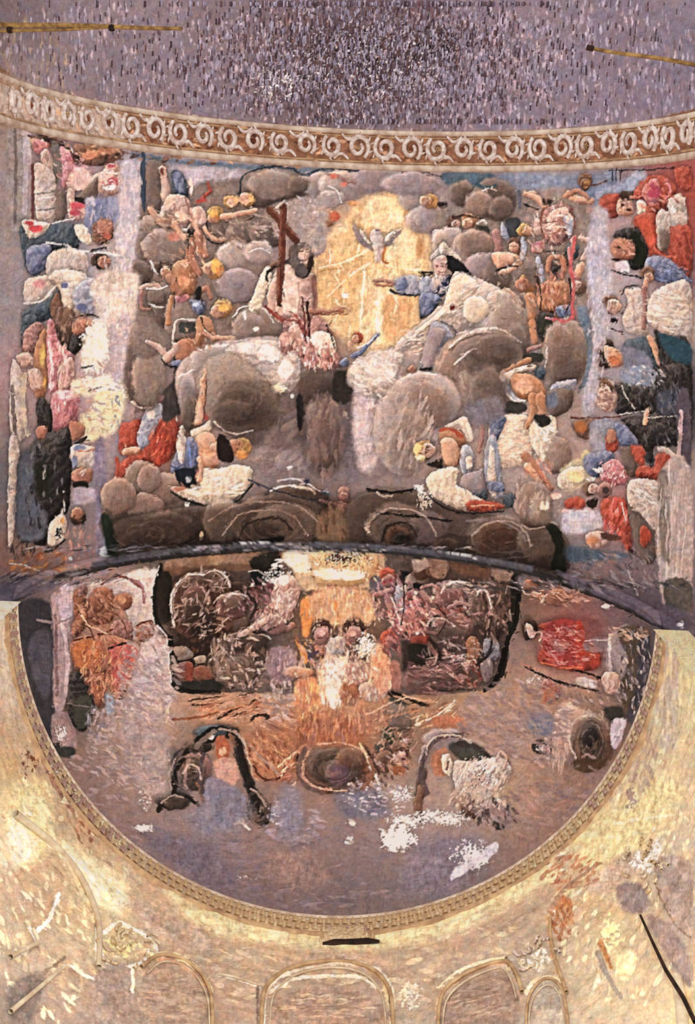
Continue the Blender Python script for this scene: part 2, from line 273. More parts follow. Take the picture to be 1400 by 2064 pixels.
PAINT_F='''# top plain vault: vertical dabs
d 6a5660,5a4850,786676,4a3840 1500 6 2.3 90 760,130,330,150,.12
d 9a8ca2,a79cb4,8d8098,b4a8bc 1500 5 2.4 90 760,130,370,150,.12
d 3a2a2c,4a3034,5a3c3c 420 6 2.2 90 700,110,260,130,.1
d 9c90a8,74687a,8a7c8e,6c5c64,aaa0b8 900 9 2.6 90 1180,150,260,150,.08
d 9c90a6,74687a,8a7c8c,6a5a60,aaa0b4 900 9 2.6 90 250,150,300,150,.08
d 6e3f3c,7a4a44 50 10 2.4 90 700,90,260,100,.1
d a08a74,8a7666 60 12 3 90 70,120,70,90,.1
k b4a8b8 760,130,300,130,.17,3.4 
k 2c2226 720,120,260,140,.2,3.6
k 2c2226 880,90,120,90,.2,3.6,4
k c4b8c4 560,170,90,60,.24,3,9
# vault sky left
f 9c98a8 14 262,330 285,330 282,560 250,600 245,420
f a9a2b0 10 285,335 480,345 480,400 400,400 350,345
f 5a7088 5 270,306 360,322 480,330 700,346 700,352 480,340 290,322
f 4a6478 4 1000,352 900,346 900,372 980,384 1000,368
f 7080a0 10 1000,350 1180,352 1240,345 1240,420 1200,420 1150,380 1050,380
n painted_figure|painted robed figure in faded pink and grey cloth at the upper left edge
f 8c8484 6 16,250 58,262 60,330 52,440 40,470 16,470
s a09aa8 5 5 50,262 52,340 50,430
s 6c6260 3 3 30,260 32,360 30,450
s a8a2b0 5 3 58,268 60,330
f 7a4a40 3 60,272 150,300 240,300 243,318 205,335 150,325 95,292
P N 150,290 200,296 240,300 241,318 215,318 205,335 170,330 152,312
e c07858 3 215,305,20,8 180,312,16,8
f 3a2a24 3 75,270 120,285 165,318 158,326 100,290
P k 64,280 95,285 98,300 90,312 70,306
P P 82,308 96,300 105,320 115,345 108,358 95,345 84,330
P k 120,296 140,305 152,335 172,340 176,370 160,382 128,378 124,340
P P 138,350 172,355 170,378 140,384
f 6c6864 3 104,286 120,294 124,340 116,372 106,340
P L 70,330 96,338 112,360 112,440 78,446 70,400
s 6c6668 1.5 1.5 74,392 96,388 112,384
s 5c5456 1.5 1.5 76,424 98,422 114,418
s e8dcd4 2 1 78,400 96,398 108,396
s 6a3c3c 3 3 66,330 66,440
P g 114,390 132,392 132,440 112,448
P P 175,360 205,345 215,330 240,335 244,372 236,392 200,396 180,384
e b84858 3 228,365,11,9 225,335,10,4
s f4e8e8 2 1 205,349 240,348
e f0e6e0 2 222,378,12,6
P g 150,398 185,368 196,360 196,400 190,412 150,400
f 2c2826 2 148,396 195,404 186,416 150,404
P P 135,384 150,384 150,410 170,420 172,438 140,440
e c04858 2 155,415,16,7 150,428,12,6
f 8088ac 4 175,410 200,400 235,400 238,440 200,470 172,468
f 6c78a0 3 180,420 205,410 210,455 185,468
n painted_figure|painted kneeling figure wrapped in dark blue cloth at the left edge
P T 42,455 90,460 110,450 155,455 162,490 150,505 110,508 98,530 78,552 56,548 46,510
P B 56,500 100,495 98,535 72,552 56,545
P W 45,444 95,448 92,468 65,480 52,470
e c8404c 2 72,460,14,7 58,450,10,5
P C 150,456 166,452 180,468 186,490 172,492 156,480
s e8dce8 1.6 1.4 85,452 120,448 150,440
s e8dce0 2 2 95,490 130,494 150,505
P L 100,512 140,500 172,510 178,540 160,562 110,572 92,550
h h R 205,528,17,200
s f8f4ec 1.8 1.8 150,506 190,508 230,513 262,517
P N 190,448 222,440 226,480 196,494 186,470
e b05848 2 205,460,12,10 215,475,8,8
s 202028 2 1.5 186,504 215,500
f b4aeb8 8 232,462 275,450 276,500 240,505
k efe6dc 258,450,20,22,.45,4
n painted_figure|painted bearded prophet with dark beard and blue shawl near the left edge
P L 50,568 80,556 108,560 112,590 95,608 55,612
e c88a90 4 80,572,14,9
s f8ecec 2 2 50,612 80,608 100,590 118,570 150,556 170,552
P W 96,556 130,540 175,556 190,590 186,630 150,634 124,620 118,580
P b 150,580 188,560 190,630 160,628 148,610
e 5a6498 3 130,575,6,6 165,620,12,7
P T 48,626 90,606 118,584 120,610 100,640 60,660 48,650
P T 46,640 76,640 72,690 44,700
P N 100,620 116,590 128,616 150,630 150,675 130,700 112,670
P h 110,655 150,665 175,675 172,690 150,712 132,700 115,680
P D 148,672 176,670 172,690 150,715 140,700
P R 148,650 185,646 186,668 150,674
s 3a2824 2.4 1.5 155,640 178,634 198,640
P q 52,664 84,650 90,700 60,712 46,705
P O 68,715 88,660 96,700 94,790 70,800
e d8b050 4 86,715,5,22 76,765,8,10 86,770,6,10
P P 34,715 60,712 68,735 50,742 38,730
P P 56,750 80,745 84,780 66,788
P k 94,655 108,650 118,690 146,715 150,740 148,790 110,790 98,780
P k 106,795 150,790 160,820 140,862 108,866
P P 118,740 145,720 148,770 120,790
s f4c8cc 3 2 100,690 104,740 100,790
s f0b0b8 3 2 122,700 135,740 130,780
e d8c8d8 4 130,795,18,8
P D 74,806 100,812 106,868 80,876
P L 22,735 40,740 50,800 52,876 22,880
s b8ac98 5 4 50,756 46,800 54,876
s 6c6260 4 4 24,780 30,870
z
s b06a40 1.6 .8 190,610 232,610
s b06a40 1.4 .8 218,596 212,620
# plaster losses left
n paint_loss|pale cream patch of bare plaster where paint has flaked, left side
f e0d8c4 9 188,650 212,650 216,700 206,745 170,745 165,700
f ded0b0 8 150,765 235,755 250,790 200,800 150,792
f dccfa8 8 165,835 240,810 240,860 205,885 168,885
f d8cca0 10 190,790 245,780 248,830 200,850
k f2ead4 190,700,34,70,.62,5
k f2ead4 210,772,60,28,.55,5
k f6f0dc 256,772,16,36,.6,5
k efe0b4 215,830,42,40,.5,5
e fbf6ea 1.5 272,787,4,5 262,760,4,8 258,785,3,4
z
d a890a0,8a80a0,c8b0a0,b08068 60 8 2.5 20 200,800,50,70
d 6a7494,8088a8 14 8 3 80 235,850,14,50
s 3c2c2c 2 1.5 165,741 186,737
s 7a6470 2 1 180,787 205,780
# lower left robe
n painted_figure|painted figure in a black robe with a white cloth along the left edge
P L 20,884 34,884 40,930 34,1000 28,1080 16,1090
P D 80,876 110,870 140,864 146,920 142,1000 130,1040 105,1070 90,1100 60,1095 35,1080 36,930 60,900
f 50586a 10 38,930 66,920 72,1000 95,1040 85,1085 36,1080
f 24281e 9 70,940 95,935 100,990 78,1000
s 9aa0a0 2 2 90,938 88,965
P R 75,862 96,862 90,884 74,880
P R 142,846 166,856 170,872 152,888 142,878
f 3a3430 2 148,895 172,878 176,882 156,900
P L 146,898 160,895 200,908 200,950 150,938 142,910
s b86848 1.5 1.5 158,910 200,906
e 6a78a0 2 160,902,12,5 150,930,6,12
P R 148,948 184,944 182,970 150,976
f 20201e 2 148,972 176,970 176,984 152,984
L P 3 2 160,955 172,948 165,960
f 9c94a8 5 150,985 190,985 192,1010 150,1015
h h R 156,1038,17,80
P W 104,1050 128,1036 134,1060 128,1090 100,1100 96,1080
k 3a3440 118,1075,16,20,.4,3.5
e f8f0d8 1.2 129,1020,1.6,10 130,990,2,2 125,1035,2,8
e d89848 1.5 126,1050,3,6
s 242424 3 2 92,1112 110,1106 130,1088
z
d a05a34,c07838,8a4a2c,5a3a30 70 10 3 150 80,1140,60,40
d 9a6058,b07068,8a7078,c08878 60 8 3 100 165,1105,40,45
d 4a3c38,2c2a2c,6a5a58 40 8 3 110 45,1105,28,22
e f4ecf0 1.5 142,1127,4,4
s e8c8b8 1.2 .8 20,1137 50,1140 80,1150
f 7a7290 8 190,900 212,900 214,1130 196,1140 192,1000
s 7088a8 4 4 212,1060 214,1135
e c0c8d8 3 210,1112,8,12
n painted_drapery|painted robed angel in vivid red drapery with a pale blue sash
P r 242,860 262,850 282,846 286,880 280,905 262,915 240,912
P r 300,830 346,812 358,850 358,890 346,920 320,940 300,940 262,965 240,990 232,978 236,940 250,925 276,905
P k 296,806 318,796 340,800 352,822 350,832 330,812 304,816
s f0d0c8 2 1.2 345,806 354,830 357,850
P b 298,818 320,812 340,824 320,852 306,880 286,905 276,890 284,850
e dcd8d8 3 304,835,9,12
d e8785c,c83c28,8a2820,d85838 40 11 2.4 115 325,890,24,42
d e0644c,b84030 20 10 2.4 120 262,945,20,30
P S 248,905 280,900 278,915 250,918
P O 204,985 230,984 232,1006 206,1008
e 7a4a30 3 215,990,10,8
L r 4 3 236,925 234,990 
n painted_cloud|painted grey cloud bank under the red drapery
c g 235,1020,32,28 270,1000,34,30
c m 282,960,32,34
c M 330,985,40,32 290,1020,40,26 240,1000,36,38 300,965,24,30
z
f 4c4440 8 205,1045 330,1030 410,1000 500,1010 560,985 560,1100 240,1135 222,1100
n painted_cloud|painted dark grey rounded cloud at the left, tall oval
C g 8 288,735,44,92
C m 8 300,760,34,66
C G 6 295,680,44,40
s c8b4ac 1.6 1 265,810 280,822 305,820
f 7c6c66 12 290,400 480,360 520,400 540,470 500,620 420,690 300,700 276,640 280,480
n painted_cloud|painted grey cloud behind the upper left putti
c G 312,380,20,50 300,480,32,44 330,500,44,40
c g 280,550,28,26 320,600,36,30 345,620,40,40
c G 370,640,40,50
f 3a4a60 2 284,310 292,312 294,400 290,430 284,400
z
f 3c3838 5 350,690 380,690 395,740 400,800 370,830 330,850 330,790 352,760
n painted_cloud|painted brown cloud bank along the top left under the border
Q g 5 484,395 488,362 515,345 560,340 610,352 625,372 610,400 560,405 530,420 480,410
C G 6 545,372,50,30
C V 6 640,370,46,24 690,375,50,30
C v 6 760,365,60,28
C g 5 600,372,22,18
s 22303c 1.6 1.6 478,392 484,386 486,360 508,345 540,338 570,336
s 2c3848 2.2 2.2 552,336 590,340 610,352 640,344 660,340 720,344
s 3c3c48 1.6 1.4 800,343 850,346 890,356
L q 3 2 660,352 680,355 695,365 715,368
e c86858 2 672,357,8,5 692,372,8,5
z
c g 470,460,46,30 500,480,50,40 540,470,36,30
f 9a8a90 6 560,430 640,440 640,480 600,490 560,480
n painted_cloud|painted pale lilac cloud with two round lobes left of the bearded man
Q G 6 445,500 500,490 540,520 530,600 450,606 425,560 430,520
C V 5 470,515,32,30 522,508,30,24
C v 4 480,575,45,34
s e8dce0 1.5 1 448,500 465,488 490,495
s e8dce0 1.5 1 500,508 525,500 545,510
n painted_putto|painted putto with raised leg and blue cloth at the top left
P g 296,330 325,326 338,345 335,425 300,420
L P 7 10 328,340 334,380 336,420
e 7a3a34 2 327,345,4,8 331,415,4,6
P T 348,345 362,345 378,372 380,398 362,398 348,385
P B 350,350 366,352 372,390 354,385
P P 335,398 358,392 380,400 384,428 375,455 345,458 318,450
L S 5 12 302,420 320,440 350,440
e e0b8a0 4 362,436,16,10
s 3a2824 1.6 1.4 312,448 325,458 352,456
P P 384,418 410,420 416,450 400,462 386,455
s f0e4d8 2.4 2 365,462 378,462 385,450
h H S 432,435,17,300
L S 6 4 415,460 430,480 450,482
s 2c2420 2 1.4 405,470 425,488 448,490
e f0c8b0 2 386,380,3,12 382,365,4,8
L r 2.4 4 418,368 425,385 408,400
e a83c34 2 405,405,12,5
h H S 466,408,13,200 496,400,14,30
L S 7 5 450,436 480,432 515,424
s 2c2420 1.4 1 450,448 480,448 512,438
e c07868 3 350,478,14,9
n painted_putto|painted blond putto with bare shoulders in the middle of the left group
L R 10 7 395,470 385,500 378,525
L S 8 5 405,480 410,500 412,515
P D 378,460 395,462 392,476 378,474
L R 9 5 400,470 402,500 415,515
h H S 427,542,19,10
P O 352,530 385,522 396,545 390,590 362,600 344,585 340,560
e d08c68 4 365,570,16,14
h h S 332,545,15,250
s e8dcd8 2.4 1.2 305,525 312,545 318,552
L P 5 4 285,580 310,572 325,582
s fbf4f0 2 2 296,582 320,582 336,576
s fbf4f0 2 1 300,612 318,620 332,620
L q 4 3 285,590 286,620 300,624
L R 6 4 398,590 415,580 425,600
f 242424 3 392,585 405,578 402,605 390,605
P g 298,588 330,588 328,612 302,612
L O 5 6 345,600 340,630 338,650
P k 355,594 380,594 378,608 355,608
n painted_putto|painted orange-toned putto beside a cloud, arm stretched right
P B 382,604 412,608 412,630 396,634 386,618
e 8ea8e0 2 395,614,8,5
L W 2.6 2 348,692 350,660 358,645 395,645
f 3a3c3a 3 362,650 395,652 390,668 362,670
h H S 443,625,20,330
P O 398,640 420,640 432,670 410,685 400,720 385,740 360,735 352,700 370,685 392,680
P R 356,690 390,685 392,730 362,732
L S 7 5 415,670 435,682 470,683
L P 5 8 298,688 320,700 338,722
L P 8 6 335,722 350,708 353,695
P B 348,728 376,728 374,740 350,740
s 1c2024 2 2 325,725 340,738 372,742
n painted_glow|painted golden glow of light around the dove
f d8b888 16 700,440 745,398 800,392 850,440 872,520 865,590 850,650 800,700 740,712 690,680 640,640 628,540 650,480
f dcb47c 9 708,420 748,398 795,396 820,430 850,500 858,560 840,620 812,680 775,700 730,700 690,670 648,620 640,520 665,490 700,460
f e4c898 7 740,405 790,400 812,440 850,510 838,560 790,560 770,470 730,450
f d4a870 8 640,540 720,500 740,580 730,640 700,620 645,610
f dcbc8c 6 720,580 800,560 800,690 740,700
f d4a06c 6 770,600 830,600 820,660 790,690 770,660
f e8d0a0 4 756,560 768,560 766,690 752,690
f d0a070 7 632,500 670,480 668,520 640,525
e c08c58 4 845,500,8,22 710,410,10,6 820,430,6,14
s f0e0b4 3 1 745,500 700,525 640,540
s f0e0b4 3 1 745,530 700,560 660,600
s f4e8c0 3 2 735,540 728,620 726,690
s f4e4b4 3 2 770,530 800,540 850,545
s f0dca8 3 1 780,400 785,440 770,460
s f0dca8 3 1 745,405 750,440 756,455
s b88850 2 1 690,540 650,545 640,550
d e8d0a4,d4ac70,c4986c,ecdcb8 90 16 2.5 85 740,560,90,120,.5
e fffbe8 2 693,597,6,6 760,612,5,6
e f8f0d8 2 760,655,4,26
n painted_cherub|painted pair of cherub heads in cloud left of the golden glow
C V 5 600,460,30,26 625,490,32,28
C V 4 665,400,30,18
h N R 636,415,14,230
h O R 655,440,16,0
P b 608,420 625,425 622,440 605,436
e b4583c 3 675,437,10,10
s e4d8dc 1.4 1 660,375 680,385 688,410
n painted_cloud|painted round grey cloud with a bright upper rim left of centre
C m 4 520,655,48,38
C G 5 500,660,34,30
s e8dcd8 1.6 1.2 470,640 490,618 530,622 550,650
Q V 5 355,790 360,740 395,705 440,690 500,680 560,680 600,700 612,760 590,800 560,850 500,870 430,860 390,850
C L 8 565,720,48,36
C V 8 430,730,50,36
C M 12 478,790,84,72
C m 14 470,820,64,50
C g 16 490,820,40,28
C v 4 378,800,18,52
C g 6 380,830,16,40
o M,g,m 30 480,800,85,70,.4,2
e f4ecdc 6 545,712,14,12
e e8dcd0 5 575,745,20,16
s ece0d8 3 1.6 500,745 530,765 550,775
s e4d4cc 3 2 400,706 420,698 460,696
s e0d0c8 2 1.4 360,760 372,752 392,746
f 786a6c 12 520,830 600,800 640,820 650,930 560,960 500,930 500,880
d 8c7c80,7a6c74,9c8a84,8a7c86 60 22 7 120 590,890,70,60,.5
f 6a5c5c 10 420,850 520,860 560,840 520,900 500,890
k f6ecc8 562,782,22,14,.6,4.5
k fffae8 548,722,20,14,.35,4.5
e fffdf2 1.2 516,662,6,4 494,637,3,8 503,757,4,3 603,725,6,2.5 612,842,4,6 590,798,4,5 587,765,3,6
e fff6dc 1.2 680,824,9,7 692,834,8,5 701,843,4,4
n painted_cloud|painted dark cloud mass below the seated bearded man
C g 8 630,780,40,44
C K 8 690,775,22,36
C m 10 655,870,46,76
C M 12 650,880,30,60
f 38342e 6 675,750 700,755 702,800 690,815 668,800
f 6a626e 8 688,850 725,850 725,950 700,980 690,930
f 302e30 3 598,800 610,800 612,860 600,862
d 8a7470,6c5c60,9a8480,7c6a72 60 20 5 95 655,880,45,80,.3
n painted_figure|painted seated bearded man, bare-chested, beside the dark red cross
P C 500,612 512,590 530,545 548,535 548,560 540,580 525,620 510,630
P P 556,545 575,530 600,545 630,552 636,580 628,640 600,650 560,650 545,610
f e0bcac 6 575,560 600,565 598,620 572,625
s 3a2420 3 3 563,560 560,608 566,615
L P 8 6 560,555 545,595 548,630
s 3c1c18 3.4 3 566,540 562,600
L q 7 6 630,565 634,600 632,625
L R 6 4 625,628 660,626 690,627
s 7a3028 1.4 1.2 630,633 660,634 700,633
L S 3 2 678,624 695,618 705,624
s 7a2c2c 3 2 535,618 560,640 590,652 610,645
s 9c3c34 4 3 545,628 575,650 600,640
s b8584c 3 2 590,630 605,645 622,672
P q 570,650 605,640 620,690 618,720 590,710 576,690
P P 580,662 602,655 615,690 600,705 584,690
P q 628,640 650,645 668,665 676,700 690,730 680,742 640,745 612,735 620,690
P W 634,675 650,668 672,680 676,710 655,722 636,705
s 301818 3 2 619,610 622,650 625,680
s 2c2020 2 1.4 658,655 668,680 674,700
d d8786c,e8c0b4,a05048,f0dcd0 50 8 2.4 80 640,715,40,26,.3
d e0a898,c07a6c,f4dcd0 30 8 2.4 85 600,680,24,32,.3
P h 585,500 600,490 622,494 632,512 628,540 620,558 606,560 594,550 592,530 580,530
f c09888 2 598,504 616,500 622,520 614,535 600,534
e 3a2c2c 1 606,514,3,2 617,514,3,2
P h 594,538 612,540 620,545 614,560 596,556
e 8a8288 3 605,497,12,5
f 3c3638 2 568,528 590,518 592,530 572,532
n painted_cross|painted dark red wooden cross leaning behind the seated bearded man
L N 5 5 547,422 566,450 592,482
L N 5.5 5 569,424 566,500 560,605
s 4a1c14 3 3 566,450 561,595
s 3a1814 3.4 3 570,458 590,480
n painted_dove|painted white dove with spread wings in the golden glow
P v 711,449 720,458 732,470 744,492 752,505 740,500 722,488 714,470
P W 724,460 740,478 748,492 740,490 728,475
P V 808,459 800,472 788,490 772,498 768,484 785,470
P W 796,468 786,484 774,488 780,474
s 7a6878 2 1 712,460 724,484 740,494
s 7a6878 1.6 1 806,466 792,486 780,494
P L 745,475 755,462 768,464 772,480 770,505 768,524 756,528 752,505
s 9a8890 2.4 2.4 762,500 764,525
e 806a78 1.2 762,464,5,3
s b05a20 2 2 775,498 772,525 780,530
z
f 705048 4 628,560 636,560 638,610 630,620
n painted_putto|painted small red-haired putto with a blue wing at the man's feet
h r S 718,682,11,330
L B 6 3 712,718 735,702 760,675
s dce4f0 2 1 720,700 745,690 758,676
P B 686,728 700,722 702,738 688,740
L S 4 3 704,690 706,705
n painted_cherub|painted blond cherub head in cloud right of the golden glow
C V 5 835,390,34,34 850,445,34,26
C v 6 875,440,42,34
h H S 862,405,16,0
f 2c2024 2 882,408 900,406 900,418 884,418
f 857670 14 890,420 1050,400 1180,400 1190,640 1180,760 1060,780 1040,620 920,560 880,480
f 9a8c88 12 560,420 650,400 650,500 600,500
n painted_cloud|painted lilac and brown clouds at the top right of centre
C v 6 830,370,60,24
C g 5 930,390,26,26
C g 6 995,400,46,44
C M 8 965,410,30,26
C g 6 1010,420,26,26
s 2a5060 4 3 960,372 980,378 1000,374
s d8ccc8 1.4 1 972,384 985,379 1000,384
s 54586a 4 3 1045,385 1048,420
n painted_cherub|painted cherubs with pale wings above the old man with the pointed hat
h N P 915,450,13,200
h O S 943,448,15,300
L P 5 4 905,470 925,480
P b 874,464 900,464 900,484 876,480
s e8e0d0 2 1 960,450 975,445 980,455
s 3c2c24 2.4 2 912,438 945,435 970,442
f 3c3c34 3 960,455 985,460 985,480 965,475
n painted_cloud|painted round lilac cloud behind the old man in white
C V 5 905,490,36,34
C V 5 950,500,40,36
C M 8 955,490,36,28
C v 6 975,550,48,40
C g 8 1000,560,30,40
P b 1010,445 1022,470 1025,485 1010,475
f 3c4048 3 1018,445 1048,440 1045,475 1025,478
n painted_putto|painted pink-skinned putto with a blue-white wing right of the round cloud
L q 9 9 1000,470 1005,500 1000,520
L R 9 7 1005,520 1030,520 1045,500
h N S 1035,495,14,270
P S 990,510 1030,510 1050,525 1010,540 995,530
L S 7 4 1045,530 1025,545 1005,548
P b 1050,480 1058,485 1058,520 1048,522
s 262020 2 1.4 1000,545 1020,538 1045,538
n painted_figure|painted old man with white pointed hat and blue sleeve reaching left
P L 880,500 893,486 905,498 930,525 900,520 875,525 865,520
P W 884,498 893,488 900,500 890,515
f 1e1c20 2 900,515 925,525 945,548 925,556 905,545 895,525
s 1c1c20 2.6 1.4 920,540 950,552
s 2a2428 2 2 850,547 872,550
s 2a2428 2 2 848,557 872,553
P P 874,522 895,515 902,535 896,556 878,555
e 4a2c30 1.2 880,538,2.4,3 891,536,2.4,3
e b04848 1.4 886,548,4,2
P L 868,565 880,556 898,560 902,580 890,594 872,588
d 5c6478,e4dce0,40465c 26 4 1.6 80 885,572,18,18
f 26304c 2 900,560 914,555 912,570 890,600 870,592
P b 795,562 815,556 850,558 848,590 845,598 810,594 795,580
P B 800,565 815,560 818,580 800,585
L q 3 4 752,566 775,566 790,570
L R 3 3 755,572 770,576 788,574
s 1c1c28 3 2.4 786,585 800,592 845,597
P T 848,600 870,595 890,598 880,620 860,636 845,640
P b 847,560 866,558 872,590 850,600
z
n painted_drapery|painted broad cream and pink mantle falling over the clouds with a round orb
P L 912,552 940,553 990,572 1035,600 1056,625 1058,650 1000,660 920,665 890,700 860,720 850,690 800,715 770,722 800,690 840,655 870,630 900,600
P C 915,556 960,565 950,600 915,630 860,665 830,680 850,655 890,620
P P 1010,590 1020,580 1035,588 1052,610 1040,625 1000,622
P L 985,592 1010,585 1030,600 1000,625 980,610
e 7a2c2c 1.5 912,620,5,8
d e8c0b0,f4e4d4,c89c94,b8a8b0 90 10 1.8 150 940,600,60,40,.3
d f0e0cc,c8a898,a89ca8,e8d0bc 60 10 2 165 830,690,40,26,.3
C C 2.5 958,623,25,27
s a89c94 1.2 1.2 932,620 940,600 960,596 980,603 984,625
s b0a49c 1.2 1.2 925,640 922,615
C L 5 765,745,44,40
e ece4d8 8 765,770,34,34
n painted_drapery|painted slate blue robe over the old man's knee
P b 868,652 885,648 905,662 912,680 895,690 885,715 878,745 845,738 855,710 862,680
P v 862,670 885,660 900,668 885,700 875,740 850,735
s 40485c 1.6 1.4 885,648 905,655 918,668 908,690
h N R 830,748,11,90
f 1c2024 2 845,745 872,740 880,752 860,755
s e0c8c8 2 2 808,765 825,756
n painted_cloud|painted brown domed cloud in the right centre
C v 6 1015,690,50,70
C m 8 1025,660,40,60
C g 10 1040,700,26,50
Q m 8 900,690 940,665 1000,668 1045,690 1055,740 1010,770 980,850 940,850 905,800 870,770 880,720
C M 12 930,750,50,70
C m 14 960,780,36,60
C g 14 975,720,50,36
f 6a6470 10 940,810 1010,790 1020,830 970,860 940,850
s d0bcb4 2.2 1.4 915,735 950,705 1000,700 
s c8b4b0 2 1.4 920,672 960,664 1000,672
o M,m,g 26 950,760,60,70,.35,2
n painted_cloud|painted broad greyish pink cloud below the golden glow
C V 8 770,830,60,90
C v 8 850,840,66,76
C V 12 755,880,40,80
C M 12 870,850,50,70
C m 16 850,870,36,50
C V 8 890,810,30,50
f b8aab0 14 720,760 790,720 800,850 740,950 715,900
d a49498,8a7a80,b8a8ac,947e7c 120 26 6 110 820,860,80,90,.5
d c0b4bc,d0c4c8 20 14 4 150 760,780,40,50,.5
e fffcf4 1.2 785,816,8,3 799,953,5,3 584,943,5,2.6 711,776,2.5,2.5 752,812,2,5
s 4c4048 1.4 1 780,920 795,945
z
n painted_putto|painted putto with raised arm holding a hand to the swirling cloud, left
L S 8 7 398,850 402,820 408,800
L S 7 4 406,800 414,775 412,755
P C 385,868 410,856 424,845 428,862 412,880 390,884
e b04038 1.6 414,838,8,8
P S 396,880 420,870 436,890 440,915 438,940 402,945 392,920
e dc9c74 5 420,908,16,14
L S 9 7 430,900 445,905 458,900
h H O 480,900,20,20
e c88040 2 485,915,12,8
f 241c1c 3 438,878 460,886 470,928 440,925
P B 348,925 365,895 380,880 396,895 398,940 372,955 345,950
P W 362,860 370,862 374,900 368,935 358,920 356,885
s 5878c0 2 2 380,890 384,940
s 30406c 2.4 2.4 345,940 372,950
f 1c222c 2 354,948 398,945 396,972 380,984 358,970
e 8894a8 2 378,968,6,6
n painted_wing|painted cream crescent wing under the left putto
P C 344,984 360,980 380,986 404,985 400,960 410,942 440,945 470,936 500,940 508,950 505,972 480,1000 440,1016 410,1014 375,1005
e b87860 4 362,985,14,5 400,960,6,14
d f8f0dc,e0ccb0,d0b49c 40 12 2.4 -20 440,985,56,22,.4
L S 6 4 402,925 406,950 400,968
s 1c2018 2 2 345,992 372,1008 400,1017 440,1020 480,1008 510,975
e fffbe8 1.4 377,1018,5,5
n painted_cloud|painted dark swirling cloud band above the lower arch, left part
Q K 6 222,1060 300,1035 400,1020 500,1012 560,985 620,975 660,1000 670,1060 660,1100 540,1108 400,1112 300,1125 235,1132
C m 10 450,1050,44,44
C g 8 340,1065,60,34
C g 8 560,1050,100,58
C m 8 575,1060,72,46
C K 6 520,1075,44,28
C K 8 290,1090,50,26
f 2c3028 4 330,1102 345,1096 352,1112 326,1116
o K,m,g,N 46 560,1055,95,58,.55,2.4
o K,g,N 34 320,1075,80,36,.5,2.2
f 202c24 5 205,1035 225,1050 240,1125 220,1120 208,1070
s e8e4d8 3 2 546,988 560,982 590,978
s e0d8c8 3 2 590,978 620,985 635,995
s b4b4c4 2 1.6 560,970 600,966 635,985 660,992
e 34384e 2 618,970,6,5
s 2c6070 1.6 1 650,990 664,996
e ffeebc 1.4 405,1080,4,9
f 1c2018 4 520,1090 570,1080 560,1095 515,1098
s 3a3c50 2 2 500,965 560,990 640,1010
n painted_putto|painted small pinkish putto with open arms at the centre above the arch
h q q 693,998,14,270
L q 4 3 690,1020 668,1015 645,1010
L q 4 3 700,1020 720,1008 735,1003
P q 680,1015 705,1015 700,1035 695,1052 688,1040
f a08468 10 650,1035 690,1030 710,1080 640,1090
d b08868,8a6450,c09c80,6c4c40 50 10 2.2 80 680,1050,44,36,.3
z
n painted_cloud|painted dark swirling cloud band above the lower arch, right part
Q g 6 700,1020 760,985 830,990 870,1010 930,1040 1040,1050 1130,1070 1138,1150 1000,1130 850,1108 720,1100
C m 8 805,1060,70,46
C v 8 860,1065,40,34
C g 6 800,1075,40,30
C N 4 800,1082,26,22
C D 3 808,1086,17,12
C m 8 1010,1080,70,44
C N 8 1000,1085,44,30
C m 8 1085,1085,44,46
C K 6 900,1100,28,16
f 242c22 4 1095,1055 1130,1070 1140,1160 1110,1150 1118,1100
o m,g,K,v 40 820,1065,85,44,.5,2.2
o m,g,N,v 44 1020,1085,95,46,.5,2.2
s b0a4ac 2.4 2 940,1050 990,1048 1040,1065 1060,1090
s 1c2420 2.4 1.6 760,1035 830,1040 910,1050
s 1c1c18 3 2 740,985 790,992 840,985
s ece6dc 2.4 1.4 760,992 775,1000 790,998
k f8f4ea 855,1005,26,30,.42,3.6
k f8f4ea 740,1065,8,18,.4,3.6
k f4ece0 845,985,14,12,.5,4
n painted_putto|painted blond putto with head turned left beside the cream crescent, right
P C 895,862 920,845 940,842 950,862 955,885 940,890 930,868
h H P 860,907,19,200
e f0d070 3 838,905,7,12
e f4e490 2 845,925,10,6
P O 884,872 905,862 930,872 938,892 925,905 930,930 900,940 890,915
P S 888,885 915,885 925,905 922,935 905,942 892,920
s b8442c 3 3 886,868 910,864 930,880
f 2c2420 3 860,935 890,925 892,945 870,940
P b 928,905 945,898 956,925 950,950 935,958 928,935
P W 940,920 952,925 950,945 940,945
P v 930,960 958,950 976,945 978,1000 960,1000 930,985
P T 955,995 978,985 980,1005 960,1004
L q 5 4 968,850 972,875 965,910
n painted_wing|painted cream crescent wing with an orange tip under the right putto
P C 858,965 880,948 920,942 920,975 945,990 975,1008 1015,1018 1010,1026 960,1032 920,1025 880,1005 864,990
P r 940,1012 970,1008 1018,1020 990,1030 945,1030
s f0a078 1.6 1 950,1020 1000,1020
s 1c1c1c 1.6 1.4 862,1000 900,1025 950,1035 1015,1030
n painted_figure|painted figure in cream, pink and pale blue robes bending over, right
P C 985,850 1015,836 1060,838 1072,870 1070,920 1050,940 1010,942 990,935
d e8c4b0,f4e4cc,c89c8c,d8b4a0 90 11 2 5 1035,885,38,48,.25
P B 985,842 1018,838 1010,870 1000,890 990,880
P b 984,880 1000,880 1008,930 1010,980 1015,1000 990,1005 978,960 975,920
P W 985,900 995,905 998,950 1000,990 990,1000 982,960
P B 985,970 1012,975 1014,990 990,990
P T 1012,1000 1034,995 1040,1018 1020,1022
s f0e0b0 3 2 1030,850 1030,870
C q 2 1072,852,16,9
n painted_drapery|painted flaking cream mantle on the right beside a reddish brown arm
P C 1070,850 1100,838 1120,845 1118,900 1100,930 1085,920 1068,890
